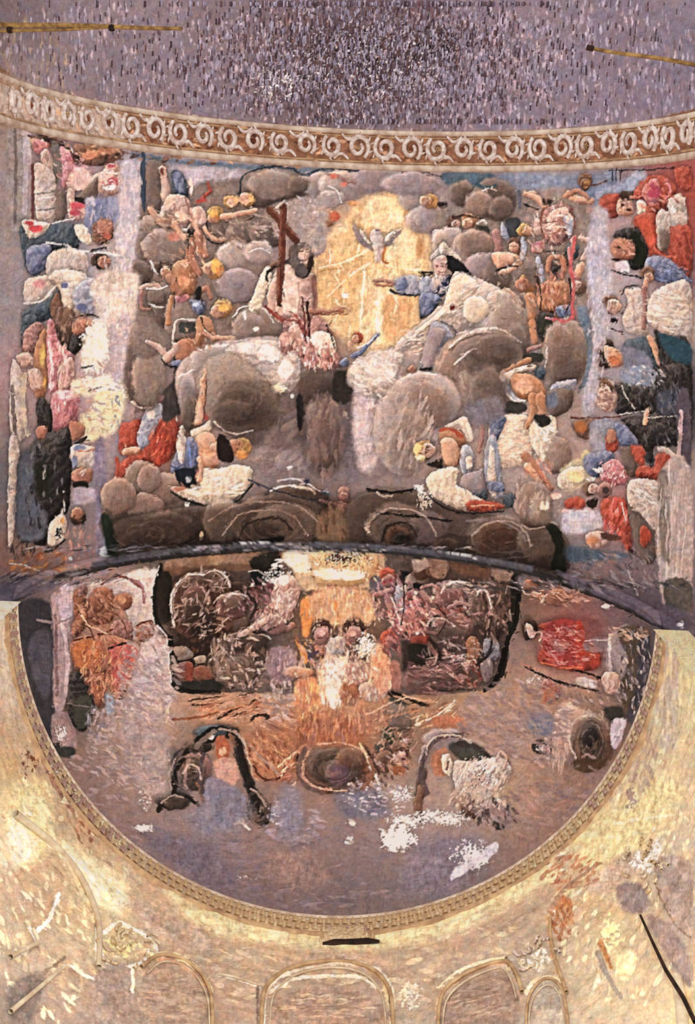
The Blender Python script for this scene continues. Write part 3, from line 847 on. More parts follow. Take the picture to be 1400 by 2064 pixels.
k 2c2018 1095,870,6,5,.7,4
k fff4dc 1100,870,28,36,.4,4
P M 1112,880 1145,890 1148,940 1110,955 1105,920
L R 9 7 1058,920 1080,945 1110,985
L S 7 6 1062,940 1085,970 1100,990
d c07058,d8a088,a05844 40 9 2 50 1085,955,28,32,.4
n painted_cloud|painted pale brown cloud at the feet of the bending figure
C M 4 1075,1015,38,48
C m 8 1090,1030,24,32
e ecd8b8 3 1098,1020,10,10
s d8c8c4 1.6 1.2 1045,1055 1070,1066 1095,1062
d a08c84,b8a498,8a7670 40 12 3 95 1070,1000,34,40,.3
z
n painted_putto|painted group of pink-skinned putti in the upper right
C S 2 1070,392,14,8
L S 5 8 1055,390 1080,398 1098,415
f 2c2824 2 1095,398 1110,405 1108,412 1092,408
s 202428 2.4 1.4 1055,412 1068,416 1084,422
P q 1100,420 1130,412 1150,420 1155,450 1145,480 1120,495 1095,485 1088,450
P P 1105,430 1140,418 1148,445 1130,465 1105,460
d d8a090,e8c4b8,a86a60 36 10 2 -25 1120,450,26,32,.3
h N N 1178,368,16,270
e b07840 2 1182,372,6,8
L S 7 8 1145,390 1160,402 1190,405
L R 6 4 1140,395 1165,385 1185,400
s 6a4030 2.4 2 1175,375 1200,372 1222,365
h H S 1060,465,14,200
P P 1078,440 1092,448 1088,475 1075,470
P k 1072,490 1095,488 1092,510 1072,508
s 1c1c1c 2.4 2.4 1092,507 1120,508 1145,512
P g 1090,510 1140,510 1145,530 1135,540 1100,540
L R 6 6 1104,545 1108,522 1130,520 1136,545
P D 1112,540 1122,540 1122,566 1112,566
P T 1142,490 1165,495 1160,520 1140,515
P b 1135,440 1160,440 1155,470 1150,485
L P 5 6 1170,480 1190,490 1175,520
L q 5 3 1158,480 1150,520 1152,540
L S 8 8 1170,535 1160,560 1152,590
L k 3 3 1145,500 1150,540 1158,565 1150,610 1152,640
h N P 1163,578,15,30
P O 1085,575 1120,565 1145,575 1140,620 1100,628 1082,615
d e0a078,b86c50,d88868,8a4838 50 9 2.4 90 1110,590,30,34,.3
h H R 1058,572,20,340
L O 10 8 1066,600 1070,630 1075,660
P b 1078,520 1088,520 1096,560 1090,570 1082,545
P g 1055,540 1078,540 1080,580 1060,560
f 3a2020 2 1100,628 1140,625 1138,632 1102,634
P D 1078,640 1100,628 1122,640 1125,665 1105,690 1085,680
f 36382c 4 1085,640 1110,635 1115,670 1090,672
L O 7 6 1070,650 1074,670 1078,688
L k 3 3 1100,640 1130,646 1155,640
P B 1120,620 1150,615 1150,640 1130,642
L q 5 5 1065,705 1085,698 1110,690
f 343834 2 1055,715 1090,712 1090,730 1060,728
n painted_cloud|painted tall oval brown cloud right of the putti
C m 3 1140,702,47,62
C g 12 1140,740,34,38
C M 10 1125,690,30,40
s 4a5468 2 2 1182,650 1188,700 1178,760 1165,790
s d0c4c0 1.4 1 1100,700 1098,740
P b 1112,775 1130,768 1160,765 1155,785 1125,795 1108,792
s 2c2c38 2 2 1128,767 1162,763
P g 1100,790 1150,785 1150,820 1120,840 1102,825
f 5a6478 6 1100,800 1120,790 1125,815 1105,820
n painted_putto|painted putto seen from behind with a white and blue sash, right of centre
L O 7 5 1065,726 1040,740 1015,750
L P 4 3 1015,750 1005,765 1004,780
P T 1075,735 1098,745 1095,765 1080,760
P W 1000,765 1030,745 1075,735 1078,745 1040,755 1015,790 1010,800
P O 1030,760 1060,752 1090,770 1098,800 1070,808 1040,795
e e0a888 6 1055,778,18,14
P b 1022,775 1040,800 1060,806 1040,810 1020,795
s fff8f4 2 2 1022,795 1035,808 1055,808
L O 9 6 1072,800 1075,830 1062,860
L O 9 6 1088,800 1092,830 1102,845
f 343434 4 1010,812 1055,810 1058,830 1020,832
f 2c2c2c 3 1075,840 1098,835 1110,850 1090,862
z
n painted_figure|painted man in a red cap with a red cloak at the right edge
f 8a98b8 10 1200,390 1260,360 1290,340 1300,370 1220,420
s 1c1c20 1.3 1.3 1226,343 1300,342 1390,338
s 2c2420 1.2 1.2 1232,330 1233,365
s 2c2420 1.2 1.2 1242,328 1240,372
s 2c2420 1.2 1.2 1252,330 1248,366
P r 1206,408 1220,394 1245,390 1250,420 1240,438 1215,436
P S 1245,400 1270,398 1275,430 1255,436 1242,428
P h 1248,388 1275,385 1285,400 1262,405 1250,402
e 5a2a28 1.4 1254,415,5,3 1266,424,6,3
P r 1275,395 1290,365 1320,352 1345,360 1362,380 1358,400 1340,425 1310,430 1290,405
P k 1300,372 1325,360 1330,400 1312,415 1295,395
e a83c58 5 1318,385,14,16
s d88090 2 2 1340,362 1352,385 1342,400
P r 1360,340 1390,340 1390,385 1365,375
P W 1284,405 1300,410 1300,430 1286,432
P L 1348,400 1380,400 1380,470 1350,455
k fffdf8 1356,424,10,9,.6,4
P r 1276,440 1320,430 1328,480 1345,515 1390,510 1390,555 1340,530 1310,515 1290,480
P r 1345,465 1390,460 1390,560 1350,520
s e06858 2 2 1318,500 1335,515 1360,518
P L 1325,425 1345,425 1350,455 1348,490 1340,505 1325,500 1322,460
P g 1328,470 1348,465 1345,500 1332,502
f c85038 6 1285,445 1315,445 1318,500 1300,490
n painted_figure|painted dark-haired bearded man leaning in with a blue sleeve, right edge
P D 1235,475 1255,462 1285,460 1305,500 1300,530 1280,545 1262,530 1262,500
f 1c2418 3 1275,465 1300,500 1295,530 1270,525
P R 1232,485 1245,478 1265,485 1280,500 1272,520 1245,522 1232,510
e 3a2420 1.4 1247,498,4,2.4 1240,523,10,3
f c8c0d0 4 1240,530 1262,525 1268,548 1245,545
P B 1298,530 1315,516 1345,520 1390,560 1390,572 1330,568 1300,550
d 34466a,8494c0,5a6ca0 30 14 2 15 1345,548,34,18,.2
h N S 1305,555,14,250
L S 6 5 1302,565 1300,580
s 1c1818 1.6 1.6 1190,540 1215,530
s 1c1818 1.8 2 1205,535 1240,548 1290,560
s 2c2428 1.6 1 1195,545 1215,550
n painted_figure|painted grey-bearded man in a pale lilac cloak holding a short spear
h N P 1232,616,20,200
d 3c2c28,c8a090,8a6c60 22 4 1.6 40 1250,618,14,18
f 1c1c24 2 1225,642 1240,640 1242,650 1228,650
P L 1256,585 1280,578 1300,585 1310,620 1305,660 1300,675 1262,668 1255,640 1265,610
s 2a2420 1.6 1.4 1252,595 1262,578 1285,575
s a88c90 2 2 1275,600 1280,650
L q 5 5 1296,580 1300,620 1296,660
s 3c2020 1.8 1.4 1198,660 1225,662 1255,670
s 3c2020 1.6 1 1212,652 1218,672
n painted_drapery|painted large pale cream cloth at the right edge
P L 1310,600 1325,582 1355,570 1390,572 1390,690 1350,675 1320,662 1302,640
d dccab8,c8b4a4,b8a294,e8dccc 90 14 2.4 10 1345,625,40,46,.3
n painted_figure|painted dark-haired man in a blue and black robe, right edge
P h 1206,720 1208,690 1230,686 1238,705 1225,740 1210,740
P S 1215,700 1232,700 1258,715 1256,735 1225,738
e b86038 3 1238,725,12,8
P T 1258,690 1275,682 1310,684 1330,720 1325,745 1270,745 1255,720
f 70748c 6 1255,700 1285,705 1310,720 1310,745 1262,742
L S 6 6 1308,682 1322,710 1330,735
P D 1316,665 1345,680 1390,700 1390,940 1370,900 1335,760 1325,700
f 24485c 5 1325,672 1390,695 1390,735 1350,720
n painted_figure|painted man in a black coat holding a thin pale lance, right edge
f 7888a4 6 1250,745 1320,742 1325,780 1262,780
P P 1200,780 1212,766 1240,770 1245,800 1230,830 1200,812
h N P 1217,788,20,250
P D 1240,772 1300,778 1325,790 1330,850 1300,830 1260,838 1238,830 1245,800
P D 1325,745 1390,745 1390,890 1360,900 1330,880 1315,900 1300,870 1250,845 1320,830
P D 1260,848 1320,850 1365,870 1355,898 1320,898 1315,932 1300,925 1285,890
f 3c4254 8 1325,790 1365,790 1360,830 1330,835
s c8c0b0 1.2 1 1252,775 1262,800 1280,825
L S 5 4 1305,825 1300,840 1298,855
s 6a3020 2 1.6 1150,842 1200,842 1250,841
s e0d8c8 1.4 1 1250,836 1300,828
s b0a8a0 1.2 1 1300,842 1370,838
f 504858 3 1363,800 1390,800 1390,960 1368,960
s b8a0a4 4 4 1372,830 1368,900 1364,960
n painted_figure|painted brown-haired figure behind the blue sash, lower right
P N 1155,850 1200,842 1190,868 1185,885 1165,880 1155,865
e a86030 3 1170,860,12,12
f 8c90a4 6 1190,850 1240,850 1235,905 1195,910
P B 1240,850 1262,860 1285,890 1280,900 1245,895
P r 1220,880 1240,880 1245,905 1225,912
P R 1222,868 1238,866 1240,890 1226,895
P g 1250,900 1275,905 1285,950 1268,960 1255,930
P r 1270,898 1298,905 1300,935 1285,935
P r 1320,918 1350,915 1360,960 1320,968 1280,960 1290,940 1318,940
L L 6 5 1330,905 1345,910 1364,925
s 303438 3 2 1300,920 1312,940 1318,925
n painted_figure|painted figure with yellow hair and red sleeve beside a blue and pink hood
f c8c0a0 6 1135,940 1180,925 1185,970 1140,990 1125,970
P C 1130,950 1172,940 1180,965 1150,985 1125,980
e ded494 4 1158,960,16,12 1180,920,8,14
P B 1178,918 1230,910 1235,930 1205,960 1180,950
P k 1212,940 1240,925 1262,950 1258,975 1225,978 1210,965
d e8b0b8,c04050,f8e8e8 40 5 2 110 1235,955,24,24
k fff8f0 1205,946,14,8,.5,3.6
h N P 1192,985,15,180
k f8f4f0 1190,965,14,8,.5,3
f 2c2420 2 1182,1010 1205,1005 1200,1022 1185,1022
P r 1138,1010 1160,1000 1178,1008 1176,1028 1142,1026
e e8a8a0 3 1140,1030,12,3 1120,1000,10,6
C q 2 1218,988,14,16
e 4a3c3c 2 1220,988,7,8
f b0b0c4 8 1135,1032 1205,1028 1210,1065 1140,1075
n painted_drapery|painted long coral red coat at the lower right
P r 1212,1010 1240,1002 1260,1010 1268,1050 1272,1100 1262,1110 1240,1070 1215,1050
d e06860,c04038,d85048,f09088 50 12 2.6 105 1240,1045,24,40,.25
s e8c8c0 1.6 1 1252,1012 1260,1050
f 3c201c 3 1265,1108 1275,1108 1276,1118 1266,1118
P g 1262,1000 1285,1010 1322,1075 1320,1130 1300,1135 1280,1100
P r 1290,1062 1302,1062 1312,1080 1300,1105 1290,1090
e b04028 3 1298,1080,7,14
P L 1266,970 1300,965 1335,980 1325,1030 1318,1070 1290,1035 1266,1015
d 7c7070,e4dcdc,9c9090 24 16 1.6 20 1300,995,30,24,.3
s 5a4c50 1.6 1.6 1275,1030 1300,1050 1320,1072
P P 1180,1080 1200,1070 1230,1080 1222,1100 1190,1105
f 5a3c34 3 1212,1075 1245,1078 1250,1090 1215,1088
e c88058 3 1195,1090,14,8
n painted_pilaster|painted grey fluted pilaster at the lower right edge
f a89c9c 5 1326,960 1390,940 1390,1260 1345,1240 1325,1150
f 78706c 4 1325,970 1345,960 1350,1130 1330,1100
d c8c0bc,948884,b4a8a8 60 26 2.4 92 1355,1060,30,110,.05
f 54504c 4 1340,1170 1390,1175 1390,1240 1345,1235
z
f 44586c 8 1140,1100 1210,1110 1260,1115 1260,1125 1200,1130 1145,1130
d 606878,8a8894,4a4850,8a6a68 80 10 3 20 1210,1150,60,36
d 4a4a50,747078,90808a 50 12 3 60 1290,1150,36,50
s a8a0a8 1.6 1.2 1265,1150 1285,1200
# second pass, vault
f b8b2be 8 244,335 272,330 280,400 276,470 262,560 246,560 240,440
f c8bcb4 12 190,560 275,548 276,600 262,650 215,650 190,620
f b0a4b0 10 236,640 262,640 258,690 246,760 226,760 226,700
d d8ccc0,b8a8a8,c8b8b0,a898a4 90 9 3 92 235,600,34,110,.15
d c0b8c4,a8a2b4,b0a8b8 50 12 4 92 258,420,16,90,.1
f c8a4a0 4 150,340 180,345 178,375 150,380
d e8b8bc,c87884,d8a0a4,b86474 34 6 2.4 40 140,330,34,34
d e0c0bc,c86870,f0e0dc 24 5 2.2 10 222,358,24,24
f 98a0bc 6 172,400 190,395 190,412 176,416
d 6c7494,8088ac,a4a4b8,b0a8b0 40 9 3 92 205,430,26,36,.2
n painted_figure|painted pinkish faces and hands in the faded blue cloak at the left
e a8705c 3 212,455,14,14
d c89080,8c5c50,b87c6c 24 5 2 0 208,462,18,26
z
n painted_cloud|painted pale bright cloud with bare plaster spots left of centre
Q L 4 452,706 480,690 520,684 565,690 598,715 606,750 590,785 560,795 545,775 520,750 490,735 465,720
e ece4dc 6 540,712,26,16 575,742,16,18
e e0d8d2 6 505,702,24,10
k fffae8 548,722,24,16,.4,4.5
k f6ecc8 562,784,24,14,.6,4.5
s 6c5c5a 2.4 2 462,718 500,742 535,770 548,800
s dcd0c8 2 1.6 400,706 420,697 452,695
n painted_cloud|painted big brown shadowed cloud ball left of centre
Q m 8 398,760 420,722 460,712 500,732 540,770 560,810 548,850 500,872 450,868 418,840 402,800
C g 22 485,815,56,38
C g 14 470,830,40,24
s c8b8b0 2 1.6 432,850 450,866 480,874 510,868
o M,m,g 26 480,800,75,60,.4,2
z
n painted_putto|painted putto with raised arm holding a hand to the swirling cloud, left
L S 6 7 410,765 408,800 400,850
L S 4 3 410,765 414,752 412,745
s 5c3c30 1.4 1.4 417,765 415,800 408,845
n painted_cross|painted dark red wooden cross leaning behind the seated bearded man
s 5a3024 6 6 545,425 565,448 598,484
s 7a4a38 2 2 549,420 570,445 600,478
s 5c3026 6.5 6 571,418 569,500 563,606
s 864e3c 1.8 1.8 567,425 564,500 559,600
n painted_figure|painted seated bearded man, bare-chested, beside the dark red cross
L N 5 5 548,535 560,528 566,540
e 5e5250 2 606,508,21,20 594,530,10,14
e b8988c 2 612,512,11,13,15
e 4c4444 2 607,545,12,15
s 3c2c2c 1.4 1.2 604,507 611,506
s 3c2c2c 1.4 1.2 617,507 622,509
s 9c7c74 1.4 1.4 614,510 615,520
s 8a8484 1.6 1.2 602,492 615,494 624,502
f d4b8aa 6 572,548 600,562 604,620 575,630
s 8c5c54 2.4 2 632,560 638,600 634,630
s b08078 2 2 600,570 604,600 600,630
C q 2 577,692,18,22
e d8a094 4 574,686,9,11
e ecdcd0 4 640,685,14,16
s 8a3c38 2 1.6 556,628 576,645 604,650 620,672
s 8a3c38 2 1.6 585,628 600,645 612,672
s 5c2c2c 2 1.6 610,600 614,650 618,690
d d8a89c,b87468,ecd4c8,9c5850 60 8 2.2 85 640,720,44,24,.3
d d09c90,a86860,e8ccc0 30 7 2 85 578,700,20,28,.3
n painted_figure|painted old man with white pointed hat and blue sleeve reaching left
d dcd4d4,7c7c90,4c5068,b8b0bc 40 5 1.8 80 886,574,18,16
e c8a098 2 885,540,9,11
s 4a3030 1.4 1 880,537 884,537
s 4a3030 1.4 1 890,538 894,539
s 8a4c48 1.4 1 884,548 890,549
P B 845,598 870,590 888,600 870,625 850,636
n painted_cloud|painted pale cream cloud just under the golden glow
Q L 6 700,745 735,720 780,705 815,715 800,750 790,790 760,800 720,790 700,770
e d8d0c8 8 765,745,30,26
d dcd4cc,b8aca8,c8bcb8,e4dcd4 60 12 3 20 750,760,50,44
n painted_cloud|painted mauve rounded cloud in the centre right
Q V 9 790,775 830,752 880,752 915,775 930,810 915,845 870,866 842,884 830,910 838,945 815,960 780,945 755,900 755,830
C M 22 850,815,56,50
C m 26 820,880,40,60
d a49490,8c7c78,b4a49c,98847e 70 18 4 110 820,860,50,80,.4
s d0c0bc 2 1.6 795,775 830,754 880,754
z
n painted_cloud|painted brown domed cloud in the right centre
s d4c4bc 2.4 1.8 905,700 940,672 1000,662 1050,690
s 6c5c54 2.4 2 905,706 940,680 1000,672 1044,695
C g 18 1000,700,46,30
C g 20 985,790,40,50
f 6c6874 12 945,820 1000,800 1015,835 975,855 945,848
z
d 8c7468,74645c,a08c80 70 10 3 30 330,480,40,60
d 8c7468,74645c,a08c80 50 10 3 30 480,470,40,30
d a8948c,7c6860,948078 60 9 3 60 1060,560,70,80
s 2c2220 1.8 1.4 372,470 380,490 378,520
s 2c2220 1.6 1.4 415,450 425,470 440,480
s 2c2220 1.6 1.4 355,560 350,600 352,620
s 2c2220 2 1.4 395,590 405,600 412,620
s 2c2220 1.6 1.4 405,640 412,660 430,676
L R 7 6 385,520 392,535 400,550
L R 8 6 340,560 350,575 362,590
L S 6 6 350,450 360,470 372,480
d d8a888,b07c60,8c5444,e0bca0 50 7 2.2 60 385,530,30,60
d d8a888,b07c60,8c5444 30 7 2.2 40 400,680,34,30
d d8b0a0,b87c70,8c5048,e0c4b4 60 7 2.2 60 1110,460,50,60
d d8a888,b87460,8c4c40 50 7 2.2 80 1110,590,50,44
s 2c2220 1.8 1.4 1082,560 1090,600 1086,640
s 2c2220 1.8 1.4 1146,560 1150,600 1140,630
# frieze ground
f 84583e 6 -40,120 40,160 150,194 280,218 421,238 570,252 724,261 877,265 1027,264 1168,257 1296,244 1440,215 1440,300 1395,316 1290,330 1162,339 1022,343 873,343 720,338 568,329 419,317 278,301 152,281 46,257 -40,230
d b88c64,8a5c3c,6a4030,c8a078,4c2e24,a87050 700 7 3 10 760,300,640,36,.6
d b88c64,8a5c3c,6a4030,c8a078,4c2e24 200 7 3 20 300,268,260,36,.6
f a8988c 10 -40,140 120,190 240,225 240,290 120,270 -40,230
d c8a070,a08478,b89c94,8c7468 90 8 3 70 110,225,110,40,.4
x .68,.64,.62 14 225,1050 300,1040 400,1025 500,1015 560,990 640,985 690,1010 760,985 830,990 900,1015 1000,1040 1100,1060 1135,1080 1140,1160 1000,1128 850,1106 700,1098 540,1100 400,1112 300,1126 235,1136
x .8,.78,.76 10 470,770 540,770 590,800 620,850 600,900 520,900 460,880 430,830
x .82,.8,.8 12 605,760 700,750 710,830 690,940 640,960 600,900
s 8a7468 2 1.6 420,1050 470,1020 540,1010 600,1020 640,1050
s 8a7468 2 1.6 450,1080 480,1040 540,1028 590,1040 620,1080
s 96867c 2 1.6 740,1060 770,1030 820,1025 860,1045 880,1080
s 96867c 2.4 2 950,1080 980,1055 1030,1052 1060,1075 1070,1100
s 2a221e 3 2 480,1090 500,1055 560,1045 590,1070
s 2a221e 3 2 770,1090 780,1062 820,1055 840,1080
o 5a463a,3c2e28,7a6254 26 290,1075,70,36,.5,2.4
o 5a463a,3c2e28,7a6254 26 550,1060,80,46,.5,2.4
f a2a2b6 9 1196,420 1226,430 1222,470 1234,560 1215,600 1230,660 1200,700 1205,790 1180,840 1172,800 1196,700 1190,600 1180,520
f a8a8ba 7 1200,560 1235,560 1230,590 1205,600
f a4a4b6 8 1195,640 1225,650 1215,690 1200,700
f 5c7088 5 1160,622 1185,625 1192,700 1184,760 1172,780 1184,700
d b4b4c4,9898b0,a8a4b8,c0bcc8 110 9 2.4 92 1205,620,22,170,.3
d c87060,a04c3c,d8907c 40 8 2.4 20 1320,395,50,34
d 8c5c50,c89484 20 6 2 30 1262,500,16,18
d c8d0dc,7c84a0,a8a0a8 40 7 2.2 20 1300,760,40,24
d c4806a,8c5448,a86c58,d49c84 34 6 2.2 20 1255,500,22,16
d d8a898,8c5c54,b88478,e8c4b4 34 5 2 40 1218,800,20,24
d c88868,9c5c44,b8704c 24 5 2 20 1240,718,14,12
d e0b8a4,94645c,c08c80 24 5 2 30 1262,415,14,14
d c8c0c4,a8a0ac,8c8490 40 7 2.4 30 620,430,40,40
d b49c90,8c7870,a08c84 50 9 3 20 540,450,40,30
d 8c5c50,a8705c,c89080,6c4038 30 6 2.2 60 165,650,20,14
d 5c4840,7c6054,94786c 40 7 2.4 80 130,650,22,36
d d8a0a8,b87484,e8c4c4,a05c6c 50 9 2.4 92 122,760,26,70,.2
d 4c5058,282a2e,6c7078 50 10 3 85 85,980,40,90,.2
d 4c5058,24262a,686c78 60 10 3 70 1330,820,50,90,.3
n painted_cross|painted dark red wooden cross leaning behind the seated bearded man
s 5a3024 6.5 6.5 541,424 565,450 597,486
s 7c4a38 2 2 544,419 568,445 599,478
s 5c3026 6.5 6 571,416 569,500 563,606
s 864e3c 1.8 1.8 567,425 564,500 559,600
z
s c8b4a8 3 2 556,418 572,406 584,412
s 2a2020 3 2 540,548 556,536 566,534
s 2a2020 3 2 540,548 536,560 540,566
n painted_putto|painted pair of cherub faces above the raised arm at the top left
e c89880 2 466,408,10,9 494,401,11,10
e b87c64 1.6 462,410,3,2 488,403,3,2 498,400,3,2
e d8a868 2 476,404,6,8 506,398,6,9
z
s 9a6a5c 2 1.6 350,412 352,440
s 9a6a5c 2 1.6 375,400 386,440 384,458
s c89c8c 3 3 380,440 392,452 402,470
e e0a850 2 432,430,11,9 434,536,9,14 450,620,12,7
e c87c3c 2 438,438,6,5 440,545,4,9
n painted_figure|painted bending pink-robed figure with outstretched legs at the upper right
s 7c4438 2 1.6 1095,420 1090,450 1096,480
s 7c4438 2 1.6 1150,420 1158,450 1148,482
s e0c0b0 2 1.6 1100,440 1130,434 1146,440
s e0c0b0 2 1.6 1100,460 1130,456 1146,462
s 8a5448 1.4 1.2 1100,450 1128,446 1146,452
s c04c50 3.4 3 1158,480 1152,510 1148,540 1156,575 1152,610 1154,640
s c04c50 3 3 1154,640 1135,648 1118,642
z
n painted_putto|painted blond putto with head turned left beside the cream crescent, right
h H P 858,907,19,190
e ecc878 2 841,905,7,13
e f0dc98 2 846,922,10,5
s 4a3028 1.4 1.2 858,903 863,903
s 4a3028 1.4 1.2 858,912 863,912
z
# ---------------- apse half dome
n painted_pilaster|painted dark and pink fluted column at the left edge of the half dome
f 34363e 8 34,1215 100,1215 108,1300 108,1400 112,1520 75,1430 52,1340 38,1270
f 4a4c5c 8 60,1285 100,1275 105,1370 90,1410 65,1360
f 9c8890 5 104,1200 130,1210 142,1290 140,1380 125,1430 108,1420 108,1300
s c0acb8 4 4 126,1250 136,1320 132,1400
s 745c64 3 3 112,1240 114,1400
f b8a8bc 4 120,1185 150,1180 148,1230 135,1255 120,1235
f 8c7478 5 105,1440 145,1440 155,1490 150,1512 112,1512
k d0c4c4 125,1480,20,34,.35,4
k 2c2c30 110,1505,18,12,.4,4
f 343838 5 110,1505 150,1508 145,1525 118,1525
s 8a7a80 3 2 75,1250 120,1255 150,1240 
n painted_figure|painted seated figure in orange and rose robes at the left of the half dome
f c8b8b4 4 150,1180 230,1165 310,1150 315,1280 270,1290 240,1200 150,1210
f dccfc8 3 245,1160 310,1146 310,1160 250,1172
P Z 150,1190 175,1185 170,1220 150,1250 
P q 158,1178 172,1176 168,1200 158,1200
P Z 180,1205 195,1185 225,1190 230,1235 220,1255 180,1262 150,1285 145,1260
C Z 2 248,1212,20,18
e c89068 3 245,1208,9,10
s 7a3c30 2.4 2.4 205,1178 235,1162 262,1168 282,1185
s 9c6870 3.4 3 262,1168 285,1180 290,1215
C Z 2 195,1215,16,18
P q 225,1255 262,1252 265,1290 228,1290
P Z 275,1262 305,1252 312,1270 302,1290 278,1292
s 5a2c20 1.6 1.6 276,1262 304,1252 314,1264
P Z 145,1290 215,1280 260,1290 282,1300 280,1335 262,1365 245,1415 225,1395 215,1360 210,1420 192,1420 180,1370 150,1345
f c06c3c 5 150,1300 190,1290 200,1340 155,1340
f b8504c 5 225,1300 278,1305 265,1355 240,1395 225,1350
d d8a458,a85038,e0b078,8a3c2c,c87850 90 8 2.4 110 195,1350,34,60
d c86058,98403c,d08070 40 10 2.4 110 250,1340,22,44
s 1c1814 2.4 2 218,1310 240,1300 262,1294
s 5a2820 2 2 150,1290 180,1285 225,1270
d 7a4030,c08060,5c3028 30 7 2 40 190,1230,34,30
n painted_figure|painted dark green shrub-like cloak below the orange robes, half dome left
P D 140,1368 155,1352 170,1370 185,1400 190,1430 175,1470 155,1470 135,1430 140,1400
f 3c4038 5 145,1420 180,1400 185,1450 160,1470
s 706a68 1.6 1.2 135,1418 180,1425
d 9090a0,b0a0b0,70748c,6c5c5c 50 9 3 95 205,1455,30,40,.3
z
f 8098b4 6 215,1400 228,1410 226,1440 214,1435
f b8acb0 12 285,1300 335,1290 350,1400 300,1450 260,1440 265,1380
d c0a8ac,a89098,9a8494,b0a0a4 140 12 3 20 290,1420,60,90
d 8c7c84,a08a90,7c6e78 90 12 4 10 230,1560,90,80
d c8bcb0,d0c4a8 16 9 3 100 320,1430,24,30
k c4bcbc 295,1600,30,50,.3,4
k ded8d0 290,1670,28,12,.5,4
e f0ece0 2 285,1670,10,5
# medallion
n painted_cloud|dark bordered painted cloud medallion in the half dome
f 5e504c 3 316,1160 330,1130 500,1108 700,1104 900,1120 1050,1150 1048,1170 1040,1250 1020,1310 1010,1360 985,1390 870,1400 700,1400 460,1395 370,1396 352,1380 345,1300 315,1260 310,1210
f 8a6a54 5 335,1132 420,1120 560,1112 560,1150 450,1150 340,1160
f a08060 5 420,1118 440,1115 450,1130 430,1140
f 2c2a26 4 500,1130 560,1112 560,1160 530,1165
C N 4 400,1190,40,36
C M 3 380,1172,14,14 410,1168,18,14 430,1172,14,16
C q 4 425,1195,30,24
C K 6 390,1220,44,46
C g 6 420,1230,30,30
s d8c0b4 1.4 1 408,1188 420,1184 440,1196
s c8bcb8 2 1.4 405,1162 425,1156 445,1175
C q 4 468,1225,30,26
C M 5 465,1260,34,30
C K 6 495,1290,44,22
f 30322a 4 455,1285 520,1295 510,1310 470,1308
s e8d4c8 2 2 446,1240 440,1262 446,1272
L P 4 6 482,1275 510,1262 530,1245
L P 6 10 530,1245 545,1220 560,1200
P P 548,1190 575,1180 590,1200 580,1240 560,1258 545,1230
d f0d8c8,c8949c,a06868,e8c8b8 50 7 2.2 100 565,1220,22,36
P W 600,1150 628,1148 630,1185 602,1186
e fffdf4 1.4 555,1140,6,5 562,1128,8,3
k ece4f0 545,1172,24,10,.5,3.4
f 1c2428 3 505,1150 535,1160 530,1185 508,1180
s d8dcdc 1.6 1.2 500,1152 520,1150 540,1162
d 9c5c68,b87880,7c4048,8a3c40 60 7 2.4 30 535,1205,34,30
C K 4 480,1185,26,14
L q 8 6 560,1260 580,1268 590,1260
C q 3 555,1265,22,14
s 2c2420 2 1.6 490,1268 530,1275 560,1258
f 4a3832 5 350,1300 420,1260 430,1300 380,1390 360,1380
P O 384,1282 410,1275 412,1305 390,1310
d e0a060,c07040,8a4838,e8c890 26 5 2 60 395,1295,18,16
P L 352,1305 380,1306 388,1325 360,1330
P W 390,1325 412,1320 415,1335 395,1338
P q 355,1340 385,1335 390,1370 370,1380 358,1365
f b85848 3 372,1340 386,1338 388,1370 375,1370
P R 392,1345 430,1345 432,1368 395,1370
d c06858,8a4840,b07058 26 7 2 10 410,1360,26,14
f 363a38 5 365,1375 440,1372 440,1392 370,1394
C M 8 470,1340,44,44
C m 10 480,1350,36,30
s c8b0a0 4 4 432,1290 438,1330 445,1360
s 6c5444 3 3 425,1280 430,1340
o m,M,g,P 40 480,1340,70,46,.4,2
d b09080,8a7068,6c5450,a48880 90 9 2.6 20 500,1360,60,30
f 8c7078 5 540,1310 590,1310 592,1370 545,1370
d 9c8490,b098a0,7c6470,c8b0b0 60 9 3 90 570,1350,34,50
n painted_glow|painted faded golden crowned group at the centre of the half dome
f d0b088 8 600,1110 760,1110 755,1180 640,1190 600,1180
f e8d0a0 4 632,1150 700,1150 760,1160 720,1175 640,1175
f f0e0c0 4 570,1115 640,1110 635,1150 590,1150
P Y 635,1152 690,1150 735,1158 720,1178 680,1182 640,1178
k 5a3030 660,1130,36,18,.42,3.4
k a04c30 735,1140,34,28,.42,4
k fff4d4 700,1135,60,22,.35,4
k 3c2824 715,1160,30,14,.25,3
d f0d090,e0b060,c07830,fff0c8,8a4030,b85838 170 5 2 30 690,1145,72,34
d c89078,e0b8a0,a86858,b07c80 90 7 2.4 90 690,1190,60,16
f d08a4a 4 606,1212 630,1205 630,1250 622,1280 610,1278
f c4a080 8 630,1195 740,1190 750,1250 700,1260 640,1255
d d8a878,c89070,b08890,e8ccb0 90 8 2.4 88 690,1225,56,34,.2
s d88848 3 3 676,1210 680,1250
s e0b890 2.4 2.4 700,1205 702,1250
h h q 648,1272,20,270
h h q 712,1272,22,270
s 3c2828 2.4 2.4 630,1262 650,1252 670,1262
s 3c2828 2.4 2.4 694,1258 715,1252 735,1265
e b05c64 3 645,1275,9,7 705,1295,9,6
P q 632,1290 670,1285 672,1315 640,1320
P b 660,1290 695,1285 690,1320 660,1330
k 3c3c68 630,1320,24,14,.35,3.4
k f4ecc8 735,1300,28,34,.45,3.6
f d89848 3 600,1300 612,1305 622,1330 612,1335
s b87840 2 2 596,1290 612,1320 640,1345
d b09cb0,8c7c98,d0c0b8,c8a060 110 6 2 60 690,1310,90,36
f dcc8b4 6 645,1330 700,1325 698,1380 680,1420 640,1415 640,1380
